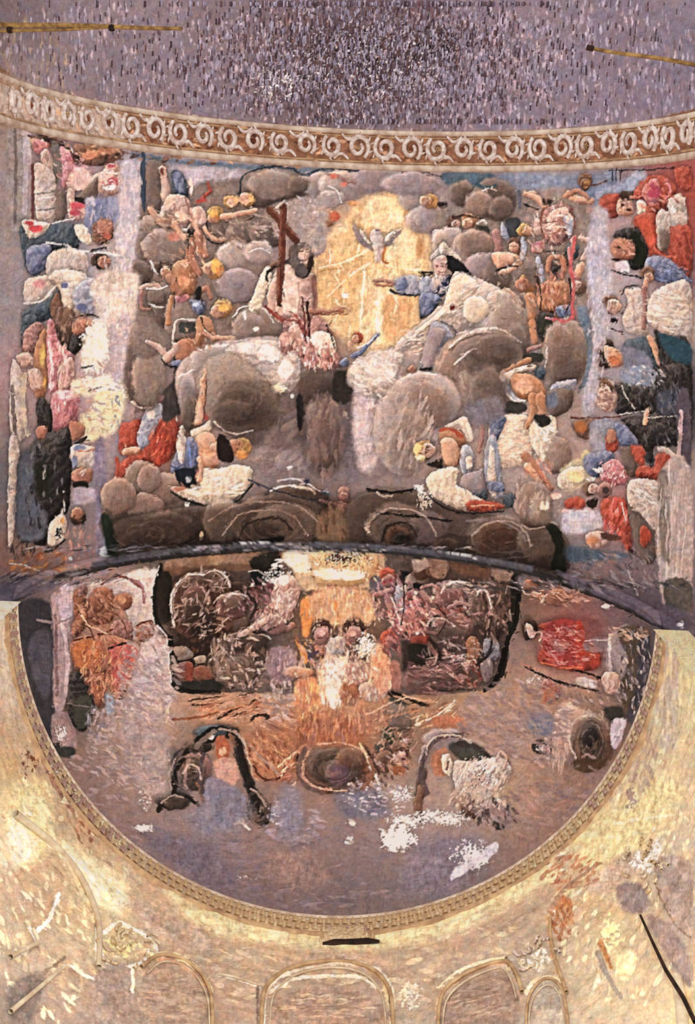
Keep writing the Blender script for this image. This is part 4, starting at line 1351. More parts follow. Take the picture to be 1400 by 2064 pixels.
f eadccc 5 655,1340 692,1335 685,1420 670,1430 655,1400
f 9c7c80 6 700,1340 750,1335 752,1375 705,1378
P L 725,1380 768,1375 772,1410 730,1412
d 8a7478,dccccc,a89498 26 9 2 90 750,1392,20,16,.1
f 8a5c48 4 685,1380 718,1382 715,1420 690,1415
d a06848,7a4c3c 16 8 3 90 702,1400,16,20,.1
f c08868 6 600,1370 640,1370 636,1440 600,1460 590,1420
d e09850,c87038,e8b068,b86848,f0c888 110 9 2.4 92 618,1425,34,50,.15
C S 6 765,1340,18,46
f c08c78 5 756,1330 785,1335 785,1390 760,1395
f 9c6458 4 786,1335 805,1340 808,1385 790,1388
d c89878,a87868,d8b898 50 9 2.6 92 768,1360,24,40,.1
d 8c5c50,a8705c,c08c70,7a5058 80 9 2.6 10 700,1460,90,30,.3
C S 5 600,1355,30,12
n painted_figure|painted rose-skinned putti clustered in the right half of the medallion
h r q 782,1166,18,250
e 8a2834 1.4 775,1172,4,4 787,1172,4,4
L q 10 8 780,1195 790,1230 795,1260
L q 6 5 755,1200 770,1195 790,1190
f 5a5864 4 745,1165 765,1160 768,1185 748,1190
P b 800,1180 812,1176 822,1200 818,1235 802,1230 795,1200
P W 808,1178 818,1180 820,1198 810,1195
f 1c2228 3 808,1150 830,1160 822,1180 806,1170
C m 3 840,1168,24,18
C N 4 850,1150,20,18 880,1150,24,20
f c0a898 4 830,1128 862,1128 860,1148 835,1150
f a88870 4 865,1128 900,1132 895,1165 870,1160
L q 7 6 825,1200 845,1190 860,1205 880,1215
f 1c1c20 2 835,1175 850,1178 846,1190 836,1188
C q 3 830,1250,28,24
C q 3 845,1240,18,16
d e09088,b85c60,8a3c44,f0b8a8,c87474 150 8 2.6 45 825,1245,46,46
L q 4 6 860,1225 885,1235 920,1238
f b86050 4 885,1222 920,1226 925,1242 890,1240
d c87868,9c4844,d89880 40 8 2.4 10 900,1230,34,14
C V 3 900,1190,28,20 930,1190,24,18
C q 4 905,1205,30,20
s dccfd0 1.8 1.4 890,1180 905,1172 925,1175 945,1182
s e4dcdc 2.4 2 930,1210 940,1230 948,1240
C M 3 965,1215,22,36
s e0d4d0 2 1.4 950,1192 962,1184 975,1190
C K 6 990,1240,34,50
C g 6 1010,1190,34,30
C q 5 915,1265,40,30
C g 8 905,1285,44,24
s d8ccc4 2 2 870,1262 876,1250 888,1245
L q 6 4 835,1275 855,1275 880,1278
e fff0e0 1.6 840,1276,4,3
P r 828,1285 860,1280 865,1300 840,1308
k fffae8 852,1320,14,10,.6,3.6
f 2c2c24 5 820,1300 865,1300 890,1330 850,1350 820,1340
L q 5 3 865,1300 880,1325 882,1350
h r q 785,1290,16,250
d 9c4c50,c07870,5c3038,8a5058 60 7 2.4 60 790,1300,26,24
f 403634 5 810,1280 822,1280 820,1345 810,1350
C q 8 860,1370,50,30
C g 8 880,1375,50,20
s c09890 1.6 1.4 820,1355 850,1365 900,1362
d 8c6468,6c5050,a48080,5a4444 110 12 2.6 5 880,1365,60,34,.3
P O 940,1290 960,1285 965,1325 945,1330
d d87058,e8b878,b04838,f4dccc 30 5 2 60 955,1310,18,22
P W 930,1335 955,1328 965,1340 935,1345
d c86454,e0a090,983c38 60 7 2.4 40 945,1360,34,26
k f4e8e4 920,1325,30,16,.3,3.4
P b 975,1290 1000,1290 1005,1320 990,1335 978,1330
P v 970,1330 992,1335 990,1365 975,1375
d 505460,8c8c9c,c8c0c8 40 5 2 90 985,1320,18,44
d 5c4840,8a6c5c,3a302c,7c5c4c 120 9 3 80 1000,1215,38,60
f a89084 4 990,1148 1035,1152 1030,1170 1000,1168
f 7a5844 4 910,1132 985,1145 975,1165 920,1155
f 26261e 3 1030,1160 1050,1155 1048,1200 1036,1255 1022,1270 1030,1210
n painted_border|black painted outline of the medallion, left edge
s 1e1c18 6 5 324,1140 316,1175 312,1220 322,1262 345,1290
s 1c1c1a 5 5 345,1285 346,1340 350,1378 368,1392 400,1396 440,1396
s dcd0c8 1.4 1.2 320,1140 308,1180 306,1230 312,1258
s e8dcd4 2 1.6 318,1262 330,1275 338,1290 341,1340 346,1375
f 343028 4 316,1160 345,1160 345,1240 330,1260 318,1240
n painted_border|black painted outline of the medallion, right edge
s 161612 5 5 1046,1170 1040,1250 1022,1290 1018,1330 1010,1362
s 12120e 5 5 1016,1310 1008,1350 996,1375 978,1390
s 3a342c 1.6 1.6 880,1395 930,1390 960,1392
z
f 6c6470 8 1045,1160 1120,1175 1110,1190 1050,1190
n painted_figure|painted figure in crimson and orange robes at the right of the half dome
C Z 2 1068,1180,16,12
s d8b0a0 1.4 1.2 1050,1175 1055,1195 1065,1200
d d89070,a05838,e0b8a0,7c4838 80 7 2 20 1130,1195,60,20
C Z 2 1120,1205,22,18
s d8c0b0 1.4 1.2 1092,1210 1105,1195 1125,1195
P h 1050,1250 1065,1242 1082,1255 1082,1280 1062,1292 1052,1275
P P 1058,1258 1072,1262 1080,1280 1068,1288
s e8c8b8 1.6 1.4 1070,1285 1085,1275 1092,1282 1085,1292
P r 1085,1262 1120,1250 1165,1255 1170,1290 1205,1305 1206,1345 1150,1350 1090,1338 1088,1310 1105,1300 1100,1275
f a83c3c 6 1100,1260 1165,1255 1165,1340 1100,1335
f c04030 4 1160,1260 1175,1260 1178,1345 1160,1345
f b04030 3 1185,1315 1205,1318 1204,1345 1186,1345
f 8a7880 4 1178,1288 1230,1286 1228,1312 1180,1312
s e0c8cc 1.4 1.2 1178,1290 1230,1289
C P 2 1130,1300,16,11
d c86c6c,d8a0a4,8a2c30,e8c0b8 90 7 2 20 1130,1300,40,38
s e07048 2 2 1090,1335 1130,1345 1170,1345
s 1c1614 2.4 2 1060,1345 1110,1370 1170,1385 1205,1392
s 1c1614 2.4 2.4 1160,1352 1210,1365
s b07868 2 1.4 1050,1338 1085,1350
P q 1092,1372 1120,1375 1128,1400 1105,1418 1095,1400
d a0543c,b8685c,8a5048 30 7 2.4 90 1108,1390,16,22
f c0b4b0 4 1162,1365 1200,1372 1198,1385 1164,1380
e e8e4e4 1.6 1193,1380,4,5
k cfc4c4 1075,1372,26,12,.3,3.4
n painted_pilaster|painted grey column and dark drapery at the right edge of the half dome
f 8c7e84 5 1240,1270 1265,1262 1262,1350 1245,1400 1225,1380 1222,1300
s c4b8b8 3 3 1230,1280 1230,1350 1238,1380
f 54483c 5 1245,1270 1300,1262 1310,1285 1308,1360 1285,1440 1260,1440 1250,1380 1265,1330
f 3c3c48 6 1285,1290 1312,1290 1306,1400 1280,1460 1262,1440 1282,1380
d 6a6874,9490a0,3c3a44,b8b0b0 110 8 2.6 80 1280,1350,32,90,.5
d c8a890,a88878 24 8 3 10 1265,1275,40,14
P P 1212,1362 1240,1355 1250,1380 1240,1400 1220,1395
d 8a7474,b8a0a0,6a5a5c 60 9 3 40 1190,1405,60,40
f 343430 5 1215,1430 1250,1425 1260,1450 1235,1460
n painted_cloud|painted dark whirl of cloud at the lower right of the half dome
C V 5 1175,1490,56,60
C P 8 1150,1475,34,60
C M 6 1185,1490,50,50
C N 6 1195,1505,36,50
C K 5 1190,1490,26,42
C D 4 1188,1480,16,24
o K,N,M,D 40 1188,1495,36,52,.6,2.6
s a88c80 3 2 1175,1525 1185,1520 1200,1530
f b0a8c0 3 1232,1455 1262,1450 1248,1500 1232,1505
s e8e4f0 1.6 1.2 1232,1500 1240,1490 1255,1460
f 34302e 4 1072,1498 1090,1490 1112,1490 1112,1520 1078,1518
k b8a8a8 1092,1510,18,14,.4,3.2
f 4c3a28 4 1152,1535 1220,1530 1200,1555 1165,1555
z
d b09894,a08484,c0a8a0 60 20 3 92 1125,1490,26,50,.1
d 9a8480,8a7476,a89090,80686c 260 14 4 20 1040,1460,110,90
d 846f76,907c80,786870 60 14 4 0 1180,1590,80,50
f 6c7088 10 1065,1440 1110,1440 1110,1480 1070,1480
d c07850,a85c48 12 12 3 90 1105,1405,10,12
# below medallion: rays
f b08468 8 385,1405 520,1400 600,1440 560,1460 440,1455 380,1440
s 2c1c14 1.8 1.2 380,1414 420,1407 448,1404
s 4c2c1c 2 1.4 385,1422 440,1418 510,1395
s 201812 3 1.6 440,1448 480,1428 525,1408
s 8a4c34 3 2 350,1450 400,1446 440,1436
s 3c2418 1.6 1.2 458,1450 490,1436 520,1425
s c87850 3 2 400,1430 450,1432 500,1420
d c07858,b08060,d0a080,8a4c38 60 16 2 160 470,1425,60,24,.2
s 1c1410 3 3 790,1395 820,1408 858,1422
s 1c1410 2.4 2.4 782,1398 800,1412 822,1420
e 1c1410 2 836,1432,7,4
s d89878 2 1.6 810,1400 850,1412 880,1415
f 44403f 4 785,1405 815,1415 815,1435 790,1430
s f4e4cc 2.4 1.6 838,1460 870,1448 890,1436 915,1412
d d8a070,b06c48,e8c8a0,8a5c44 60 12 2 150 870,1440,50,30,.3
f b87050 6 875,1445 930,1445 935,1465 880,1465
s 6c3028 2 1.6 900,1470 940,1478 970,1480
# lower dark figures
n painted_cloud|painted black and grey curled cloud at the lower left of the half dome
C D 3 415,1485,20,14 450,1475,30,14
C T 3 425,1475,34,14
f 2c2822 3 372,1500 390,1494 410,1500 425,1500 420,1515 375,1518
C K 3 390,1510,22,18
C D 4 350,1550,24,40
C q 4 392,1550,34,34
C K 4 390,1560,26,34
s 6a5c60 3 3 365,1525 362,1580 380,1600
o K,D,q,m 40 380,1550,44,46,.6,2.4
C D 4 345,1610,34,20
C K 3 355,1615,30,16
s 24221c 4 3 318,1630 340,1605 375,1605 400,1625
L N 5 3 400,1580 408,1605 412,1635
f b05a3c 3 435,1490 450,1482 462,1500 460,1530 438,1530
e d8a078 2 448,1515,8,10
e f4dcd0 1.6 424,1486,6,5
f c09080 4 430,1535 470,1530 480,1570 460,1590 440,1570
L N 9 7 470,1480 488,1520 500,1560
L D 8 9 478,1510 490,1550 505,1580
L D 9 15 500,1580 515,1610 525,1645
C K 5 528,1645,20,18
o K,D,N 26 520,1630,26,38,.6,2.4
s e8d4b8 2.4 2 488,1490 500,1525 508,1555 518,1570
f 7c7890 8 415,1570 450,1575 490,1600 495,1640 440,1660 412,1620
k f0dccc 480,1655,24,14,.4,4
s f4dcc4 3 2 470,1648 485,1658 502,1672
L P 3 2 482,1630 488,1650
n painted_cloud|painted brown ring cloud at the lower centre of the half dome
f a0684c 6 500,1475 600,1470 610,1530 590,1570 520,1572 505,1540
d b87850,8a4c38,d89c78,6a3828,c08858 130 9 2.2 60 545,1520,46,48
s 4c2820 2.4 2 510,1545 530,1568 560,1570 585,1545
d e8c8a8,b87860,8a5040 50 7 2.2 150 585,1560,24,22
s e0b890 2.4 1.6 560,1545 590,1520 608,1508
Q Z 4 600,1510 640,1495 700,1495 745,1520 755,1560 735,1590 680,1600 620,1590 600,1560
C N 6 670,1545,66,46
C K 6 660,1540,40,34
C g 10 690,1555,36,28
C N 6 705,1530,30,24
f 5a4454 10 665,1545 700,1545 700,1580 670,1580
o Z,N,K 60 672,1547,78,54,.5,2.2
s c88870 2.4 2 605,1560 625,1585 670,1592
s 2c1c18 2 1.6 600,1520 598,1560 612,1580
f 9c5c40 8 600,1455 720,1450 720,1500 620,1500
d b06c44,8a4c38,c88858,9c6464 110 12 2.6 85 660,1470,70,30,.3
s dcb888 2.6 1.8 725,1500 740,1530 758,1570
s 2c2420 2.4 2 735,1505 750,1530 765,1560
P g 780,1420 815,1425 830,1455 820,1475 785,1465
f 343c30 5 770,1470 790,1468 795,1500 770,1510
f 3c4044 6 755,1500 800,1500 800,1530 765,1530
C N 4 775,1535,20,24
P N 790,1500 820,1490 825,1520 800,1530
C P 2 805,1528,16,14
e 4a2c30 1.4 812,1531,6,3
P P 805,1492 825,1485 822,1500 808,1502
f 8c5438 4 790,1545 815,1545 812,1562 795,1562
d c89078,8a5848,4a342c,a89098 90 8 2.4 40 790,1520,44,50
d e8d8d0,b0a0b0,4c4448,d0b898 60 6 2.4 50 745,1590,44,26
s e8dcd0 2.4 2 745,1545 760,1570
n painted_cloud|painted grey scroll-shaped cloud with pale flaking figure, half dome lower right
C v 5 895,1490,44,22
L v 9 7 858,1510 852,1540 850,1560
L K 8 7 852,1555 845,1590 840,1600
L N 9 8 850,1590 842,1620 845,1650
f 40423c 6 905,1500 950,1495 985,1520 970,1540 925,1530
s 5c5c6c 3 3 865,1500 890,1480 930,1485
f b07050 5 868,1525 890,1508 905,1515 900,1560 875,1560
P W 890,1525 905,1520 912,1545 905,1562 892,1550
s f4dcb0 2 2 892,1530 892,1550 905,1562
s 6a4030 2 2 903,1535 900,1550
P L 915,1535 960,1535 1000,1525 1030,1545 1020,1575 990,1595 965,1612 935,1608 915,1585
L P 3 3 1000,1530 1008,1515 1020,1530 1015,1550
k f4ead8 970,1560,55,46,.42,4
k 5c4c50 965,1570,36,34,.32,3.2
d e0d0c0,b8a098,c8b8a8,8a7478,f0e4d4 200 7 2.2 120 970,1570,52,42
P N 930,1620 975,1615 985,1640 940,1650
P P 985,1612 1020,1615 1018,1645 990,1640
f 34302c 4 994,1655 1015,1655 1015,1672 996,1672
e 2c2824 2 1018,1655,3,10
d 5c4c50,8a7880,7c6c78,403638 90 9 3 70 985,1640,60,26
z
n paint_loss|white flaked plaster patch at the bottom of the half dome
k fbf4e4 800,1690,42,28,.8,5
k f4ece0 825,1655,60,20,.45,4
k ece4ec 810,1600,36,26,.42,3.4
k fff4ea 702,1695,12,9,.75,4
k f0e8e0 708,1658,12,9,.6,3.4
k e8c8c8 628,1655,9,10,.5,4
k f4e4d8 905,1650,60,20,.42,3.4
n paint_loss|pale blue-white flaked streak at the lower right of the half dome
k d8d8ec 950,1725,56,40,.5,4.5
f c4c8e0 5 940,1740 985,1705 1000,1698 1000,1715 950,1750 910,1775 915,1750
k 6c6880 918,1735,14,14,.5,4
k b8b8cc 850,1765,24,12,.4,4
z
k c8c4d8 580,1690,30,10,.35,3.4
k c8c4d8 560,1640,34,40,.28,4
k a8a4b4 490,1770,50,12,.25,4
d 948ca0,84809a,a098a8 60 12 4 10 590,1660,60,50
d 7a6c74,847480,6c6470,8c7c80,70687c 200 18 4 5 650,1750,280,80
d 806c6c,8c7874 60 14 3 30 1090,1640,90,70
d 9a7c74,a88880 60 12 3 20 1080,1640,60,50
d 746c7c,6c6474,8a7a7c 50 16 4 30 330,1720,90,50
f 76758a 26 380,1640 470,1600 500,1650 420,1690
f 7e7c92 24 560,1600 600,1590 610,1680 570,1690
f 6c6c82 22 680,1600 760,1590 780,1640 700,1650
f 7a7284 26 840,1700 960,1690 940,1790 820,1800
f 6a6274 24 300,1690 420,1700 480,1790 400,1780
f 8c7470 22 540,1720 640,1720 660,1780 560,1780
f a09090 24 250,1450 330,1480 340,1600 280,1580
# second pass, half dome
n painted_cloud|painted dark brown clouds in the left half of the medallion
Q N 6 345,1195 360,1165 400,1150 440,1152 462,1170 470,1200 455,1235 470,1270 440,1300 400,1310 365,1285 348,1240
C M 5 385,1178,20,18 415,1165,20,15 438,1178,16,14
C q 5 395,1215,30,40
C K 10 400,1240,34,44
s d4c0b4 1.6 1.2 352,1245 350,1205 362,1178 380,1166
s d4c0b4 1.6 1.2 400,1158 425,1150 448,1166
C q 4 465,1222,30,28
C M 4 470,1215,18,14
s e0ccc4 1.6 1.4 430,1215 450,1200 475,1198 490,1208
o m,N,K,M 40 480,1340,70,54,.55,2.4
s c0a898 3.4 3 428,1280 434,1320 440,1362
s a08874 3 3 445,1275 448,1320 460,1365
C g 8 490,1295,50,18
s dcc8b4 1.6 1.2 460,1280 490,1275 530,1280 545,1288
z
x .74,.7,.68 10 325,1150 420,1140 520,1135 560,1160 530,1200 500,1240 540,1290 520,1380 440,1392 370,1390 350,1330 340,1270 318,1220
x .8,.76,.76 10 800,1140 900,1130 1040,1165 1035,1240 1015,1310 1000,1370 900,1392 820,1390 815,1300 860,1260 880,1200
n painted_glow|painted faded golden crowned group at the centre of the half dome
x 1.08,.98,.86 10 600,1200 760,1200 780,1340 740,1400 640,1400 600,1340
d d0a880,c09074,e0c4a0,a8806c,c8988c 130 8 2.4 88 690,1235,80,50,.3
d c0a090,a88880,dcc4ac,98787c,b89070 160 8 2.4 80 680,1340,90,60,.5
d c87e50,b46c48,dc9c6c,a86450,c08870 110 10 2.4 95 640,1430,60,50,.3
d b87858,a06850,c89070,8c6058 90 12 2.4 90 730,1440,60,40,.3
C q 2 648,1282,15,17 712,1280,16,18
e c89488 3 648,1276,7,6 708,1278,8,6
s 4a3030 2 2 628,1268 640,1256 660,1258 670,1268
s 4a3030 2 2 692,1266 704,1254 724,1256 736,1268
s 5a3838 1.4 1.2 640,1285 656,1285
s 5a3838 1.4 1.2 704,1285 720,1285
f e4d8c8 7 655,1335 690,1332 690,1370 680,1400 672,1425 660,1410 652,1370
e ece4d8 6 672,1350,16,20
k f4ecd8 735,1300,30,40,.42,3.6
n painted_crown|painted pale gold crown at the top of the half dome
Q Y 3 622,1118 650,1108 700,1106 750,1112 762,1130 752,1160 720,1178 670,1180 640,1172 628,1145
f f4e8c8 4 630,1150 690,1146 745,1156 720,1168 650,1166
d f8ecc8,e0b878,b87840,8a4830,5a3030,fff8e0 130 4 2 80 690,1130,62,20,.8
k 4a2828 690,1126,50,14,.42,3
d d8a868,a85c38,f0d8a0 40 5 2 70 745,1150,20,24
n painted_putto|painted pale putto with legs stretched at the left of the glow
P P 556,1165 590,1160 604,1185 600,1210 580,1250 555,1262 540,1248 548,1200
L P 7 5 545,1245 515,1262 485,1280
d f0dccc,d0a498,a87870,8c5c5c 60 7 2.2 100 570,1215,24,44
e e8dcd8 2 570,1170,10,10
s fffcf8 2.4 2 550,1140 565,1132 575,1128
z
d 9c747c,7c585c,b48c90,6c4c4c 70 8 2.4 60 520,1220,40,50
d 8c6470,a87c84,744c54,c8949c 90 8 2.2 50 800,1210,50,50
d b86c68,8a4848,d8948c,e8b4a8 80 7 2.2 50 830,1250,50,40
s e8ccc4 1.6 1.2 790,1205 800,1240 810,1270
s 3a2628 2 1.8 806,1150 815,1200 808,1260
s 3a2628 2 1.8 880,1220 900,1250 880,1280
d a8787c,74484c,c0908c 60 9 2.4 10 880,1350,70,40
d 7c6058,96786c,5c4440,a88c80 60 10 3 80 990,1230,44,60
x .9,.84,.84 8 1085,1250 1205,1250 1208,1348 1088,1345
d b06460,8c4444,c88c84,a85450,98686c 90 9 2.4 15 1140,1300,60,44
d a87464,c49884,86584c,b88c80 90 8 2.4 20 1130,1195,70,26
d a87458,8c5844,c89874,98604c,b88470 110 9 2.4 60 200,1250,50,60
d b87458,98584c,c8906c,a8645c,d0a084 110 9 2.4 110 215,1350,50,64
s 6a3c30 1.6 1.4 180,1210 175,1250 190,1290
s 6a3c30 1.6 1.4 225,1235 245,1250 262,1290
s e0b090 2 1.6 165,1240 180,1262 215,1275
d a89898,988488,b8a8a4,8c787c,a88c8c 220 10 3.4 30 300,1370,60,110
d b0a09c,988890,a08c8c,8c7c84 160 10 3.4 20 260,1500,90,90
d 98807c,a48c84,88747a,907870 200 10 3.4 20 1010,1450,90,60
s 9c8074 3 1.6 560,1560 500,1500 470,1470
s b89078 2.6 1.6 600,1460 540,1420 500,1400
s b89078 2.6 1.6 590,1440 520,1440 450,1450
s a87858 2.6 1.6 745,1460 800,1440 860,1430
s d0a888 2 1.4 740,1440 790,1415 820,1405
d b07c60,8c5848,c89878 60 14 2.2 25 555,1445,50,30,.2
n painted_cloud|painted black and grey curled cloud at the lower left of the half dome
s 1e1c1a 5 5 376,1515 362,1540 350,1570 350,1600
s 1e1c1a 5 4 395,1495 420,1472 450,1468 475,1480
s 9a8078 3 3 382,1530 372,1560 376,1590
s 4c4048 4 4 410,1520 400,1560 410,1595
o D,K,q 30 385,1555,40,40,.6,2.6
s 24201e 6 7 478,1490 490,1540 505,1590 525,1640
o K,D,M 26 520,1630,26,40,.6,2.6
s 24201e 4 3 318,1635 335,1610 365,1602 395,1618
z
s 54464a 5 5 860,1600 848,1560 862,1510 890,1485 930,1482
s 3c3432 5 4 925,1500 960,1505 985,1525
k b8a498 960,1600,60,50,.36,4
d c8b8ac,a08c84,786468,b0a094 100 8 2.2 120 960,1600,60,50
d 4a3c3c,786468,98888c 40 9 3 60 1000,1650,30,20
d b0a8b8,8c8498,d8d0d8 90 6 2.4 0 760,1610,70,36
k e8e0dc 870,1645,60,20,.4,3.6
n paint_loss|pale blue-white flaked streak at the lower right of the half dome
k d8d8ec 950,1725,56,40,.5,4.5
f c4c8e0 5 940,1740 985,1705 1000,1698 1000,1715 950,1750 910,1775 915,1750
k 6c6880 918,1735,14,14,.5,4
k fbf4e4 800,1690,42,28,.7,5
z
# third pass, half dome
d b89c90,8c7068,6a504a,a48478,c8b0a4 120 9 2.4 130 410,1215,60,70,1.2
d b8a098,94786c,6c544c,c8b4a8 110 9 2.4 60 480,1330,60,60,1.2
d a07c80,7c5c60,c0a09c,5a4444 110 8 2.4 30 930,1215,70,50,1.2
d 9c7c78,6c5250,b89c94,54403e 90 8 2.4 40 910,1320,60,40,1.2
s cdbcb4 2.4 2 888,1196 900,1178 925,1172 950,1180 962,1196
s cdbcb4 2.4 2 958,1200 970,1188 984,1196 990,1225
s bcaaa2 2 1.8 860,1262 872,1246 895,1248 915,1262
s d4c4bc 2.4 2 350,1260 344,1215 356,1178 384,1158 410,1160
s c8b4ac 2 1.8 410,1160 432,1150 456,1164 462,1184
s c8b4ac 2 1.8 452,1212 468,1196 496,1202
s 2c2220 4 4 360,1280 392,1300 430,1280
s 2c2220 4 3 500,1200 515,1220 505,1245
s 2c2220 4 3 865,1290 885,1310 880,1340
s 2c2220 3 3 990,1290 985,1320 960,1340
L q 4 3 850,1185 870,1180 885,1190
L q 4 3 905,1225 925,1215 945,1220
e e4b8a8 2 838,1195,4,4 872,1205,4,4 808,1225,4,5 860,1240,5,4
e fff4ec 1.6 565,1142,4,3 548,1168,4,3 530,1176,3,3 508,1178,3,3
k efe4d8 560,1160,44,22,.36,3
s 7a6a62 5 5 395,1506 412,1488 432,1474
s 988880 2 2 440,1470 465,1472 485,1488 495,1520
s 988880 2 2 352,1530 340,1560 344,1590
s a89890 2 2 368,1560 384,1540 400,1548 404,1570
s 988880 2 2 325,1618 345,1604 370,1608
s 988880 2 2 505,1590 520,1600 535,1625
s 6a5450 5 4 615,1510 600,1545 612,1580 650,1598
s c8987c 2 1.6 622,1515 608,1545 622,1578 660,1592 700,1594
s c8987c 2 1.6 640,1500 690,1498 735,1516 750,1550
s 8a5c44 4 4 745,1530 752,1560 730,1590
s b8a8a0 2 1.8 858,1520 866,1495 890,1482 925,1484 950,1498
s b8a8a0 2 1.8 1160,1530 1148,1490 1160,1450 1190,1440
s 2c2422 3 3 540,1445 520,1440 505,1450
d 8c6c5c,b08c74,6c4c40,c8a488 80 8 2.2 140 800,1480,40,60,1.
d a89890,8c7c7c,b8a8a8 60 10 3 10 560,1420,34,30
d d0b09c,a08070,e8d4c4,b8907c 70 7 2.2 80 700,1350,60,30,1.
# dark arch line
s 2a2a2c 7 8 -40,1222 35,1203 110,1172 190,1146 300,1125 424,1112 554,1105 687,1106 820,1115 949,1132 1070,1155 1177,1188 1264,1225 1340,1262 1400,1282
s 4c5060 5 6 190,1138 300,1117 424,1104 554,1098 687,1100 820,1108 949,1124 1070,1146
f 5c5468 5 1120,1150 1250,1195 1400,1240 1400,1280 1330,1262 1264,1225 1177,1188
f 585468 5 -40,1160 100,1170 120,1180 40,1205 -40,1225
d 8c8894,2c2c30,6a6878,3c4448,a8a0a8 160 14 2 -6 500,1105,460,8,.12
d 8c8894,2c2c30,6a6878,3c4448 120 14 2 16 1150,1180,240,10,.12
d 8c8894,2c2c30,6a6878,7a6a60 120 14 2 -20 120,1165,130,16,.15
s d8dce0 1.4 1.2 485,1095 520,1092 545,1094
s c8d0cc 1.4 1 880,1112 920,1116 955,1122
e f4f0f0 2 1220,1222,8,4 1370,1260,6,5
'''
BASE_W='''
1240|20:e8dcc8 1380:e8d8b0
1350|30:c8b4a4 60:c8b8a8 1330:c8bc98 1380:d4c494
1450|30:b89c88 90:c8b4a4 1300:b8a898 1380:d4c494
1550|30:d0a468 110:a08478 200:a08478 1230:c8b090 1300:c8b498 1380:c0a888
1650|30:e0d0a0 120:b89878 180:8a6450 1170:c8b088 1260:d0b890 1380:c8b08c
1700|30:f0e4c4 150:d8c898 220:a88878 1100:c8a890 1200:d0bc90 1300:c0ac90 1380:b8a898
1760|30:b89078 110:b08068 220:d8c898 300:c0a090 400:b89478 1000:d0a878 1100:c4a07c 1200:c0a070 1300:d0bc9c 1380:a89088
1850|30:b89c84 100:c0a484 200:d0c090 300:c8a080 400:b89478 500:d0b080 600:d8b080 700:d0b488 800:d8b078 900:c8a080 1000:b09080 1100:a89488 1200:b8886c 1260:d8bc84 1330:a08878 1380:98807c
1930|30:c0b498 80:b09888 150:c0a488 250:d4c8a0 350:a88c78 450:b49884 550:c4aa90 650:b89880 750:b09080 850:b49c88 950:b8a090 1050:b8a890 1150:b89c84 1200:d0bc94 1260:d8cc98 1330:b09484 1380:a88c7c
2000|30:8a7470 100:b09080 200:988078 300:a08478 400:b08c78 500:a88c7c 600:a88a78 700:ac8a78 800:a89080 900:ac8c78 1000:a08478 1100:a89890 1200:b8a080 1280:c0a890 1330:b89c80 1380:e0c890
2050|30:807068 100:b09080 200:a08878 300:98807a 400:a88878 550:a88c78 700:b09080 850:b0a08c 950:a08070 1100:b0a090 1250:b09c88 1380:f0d8a0
'''
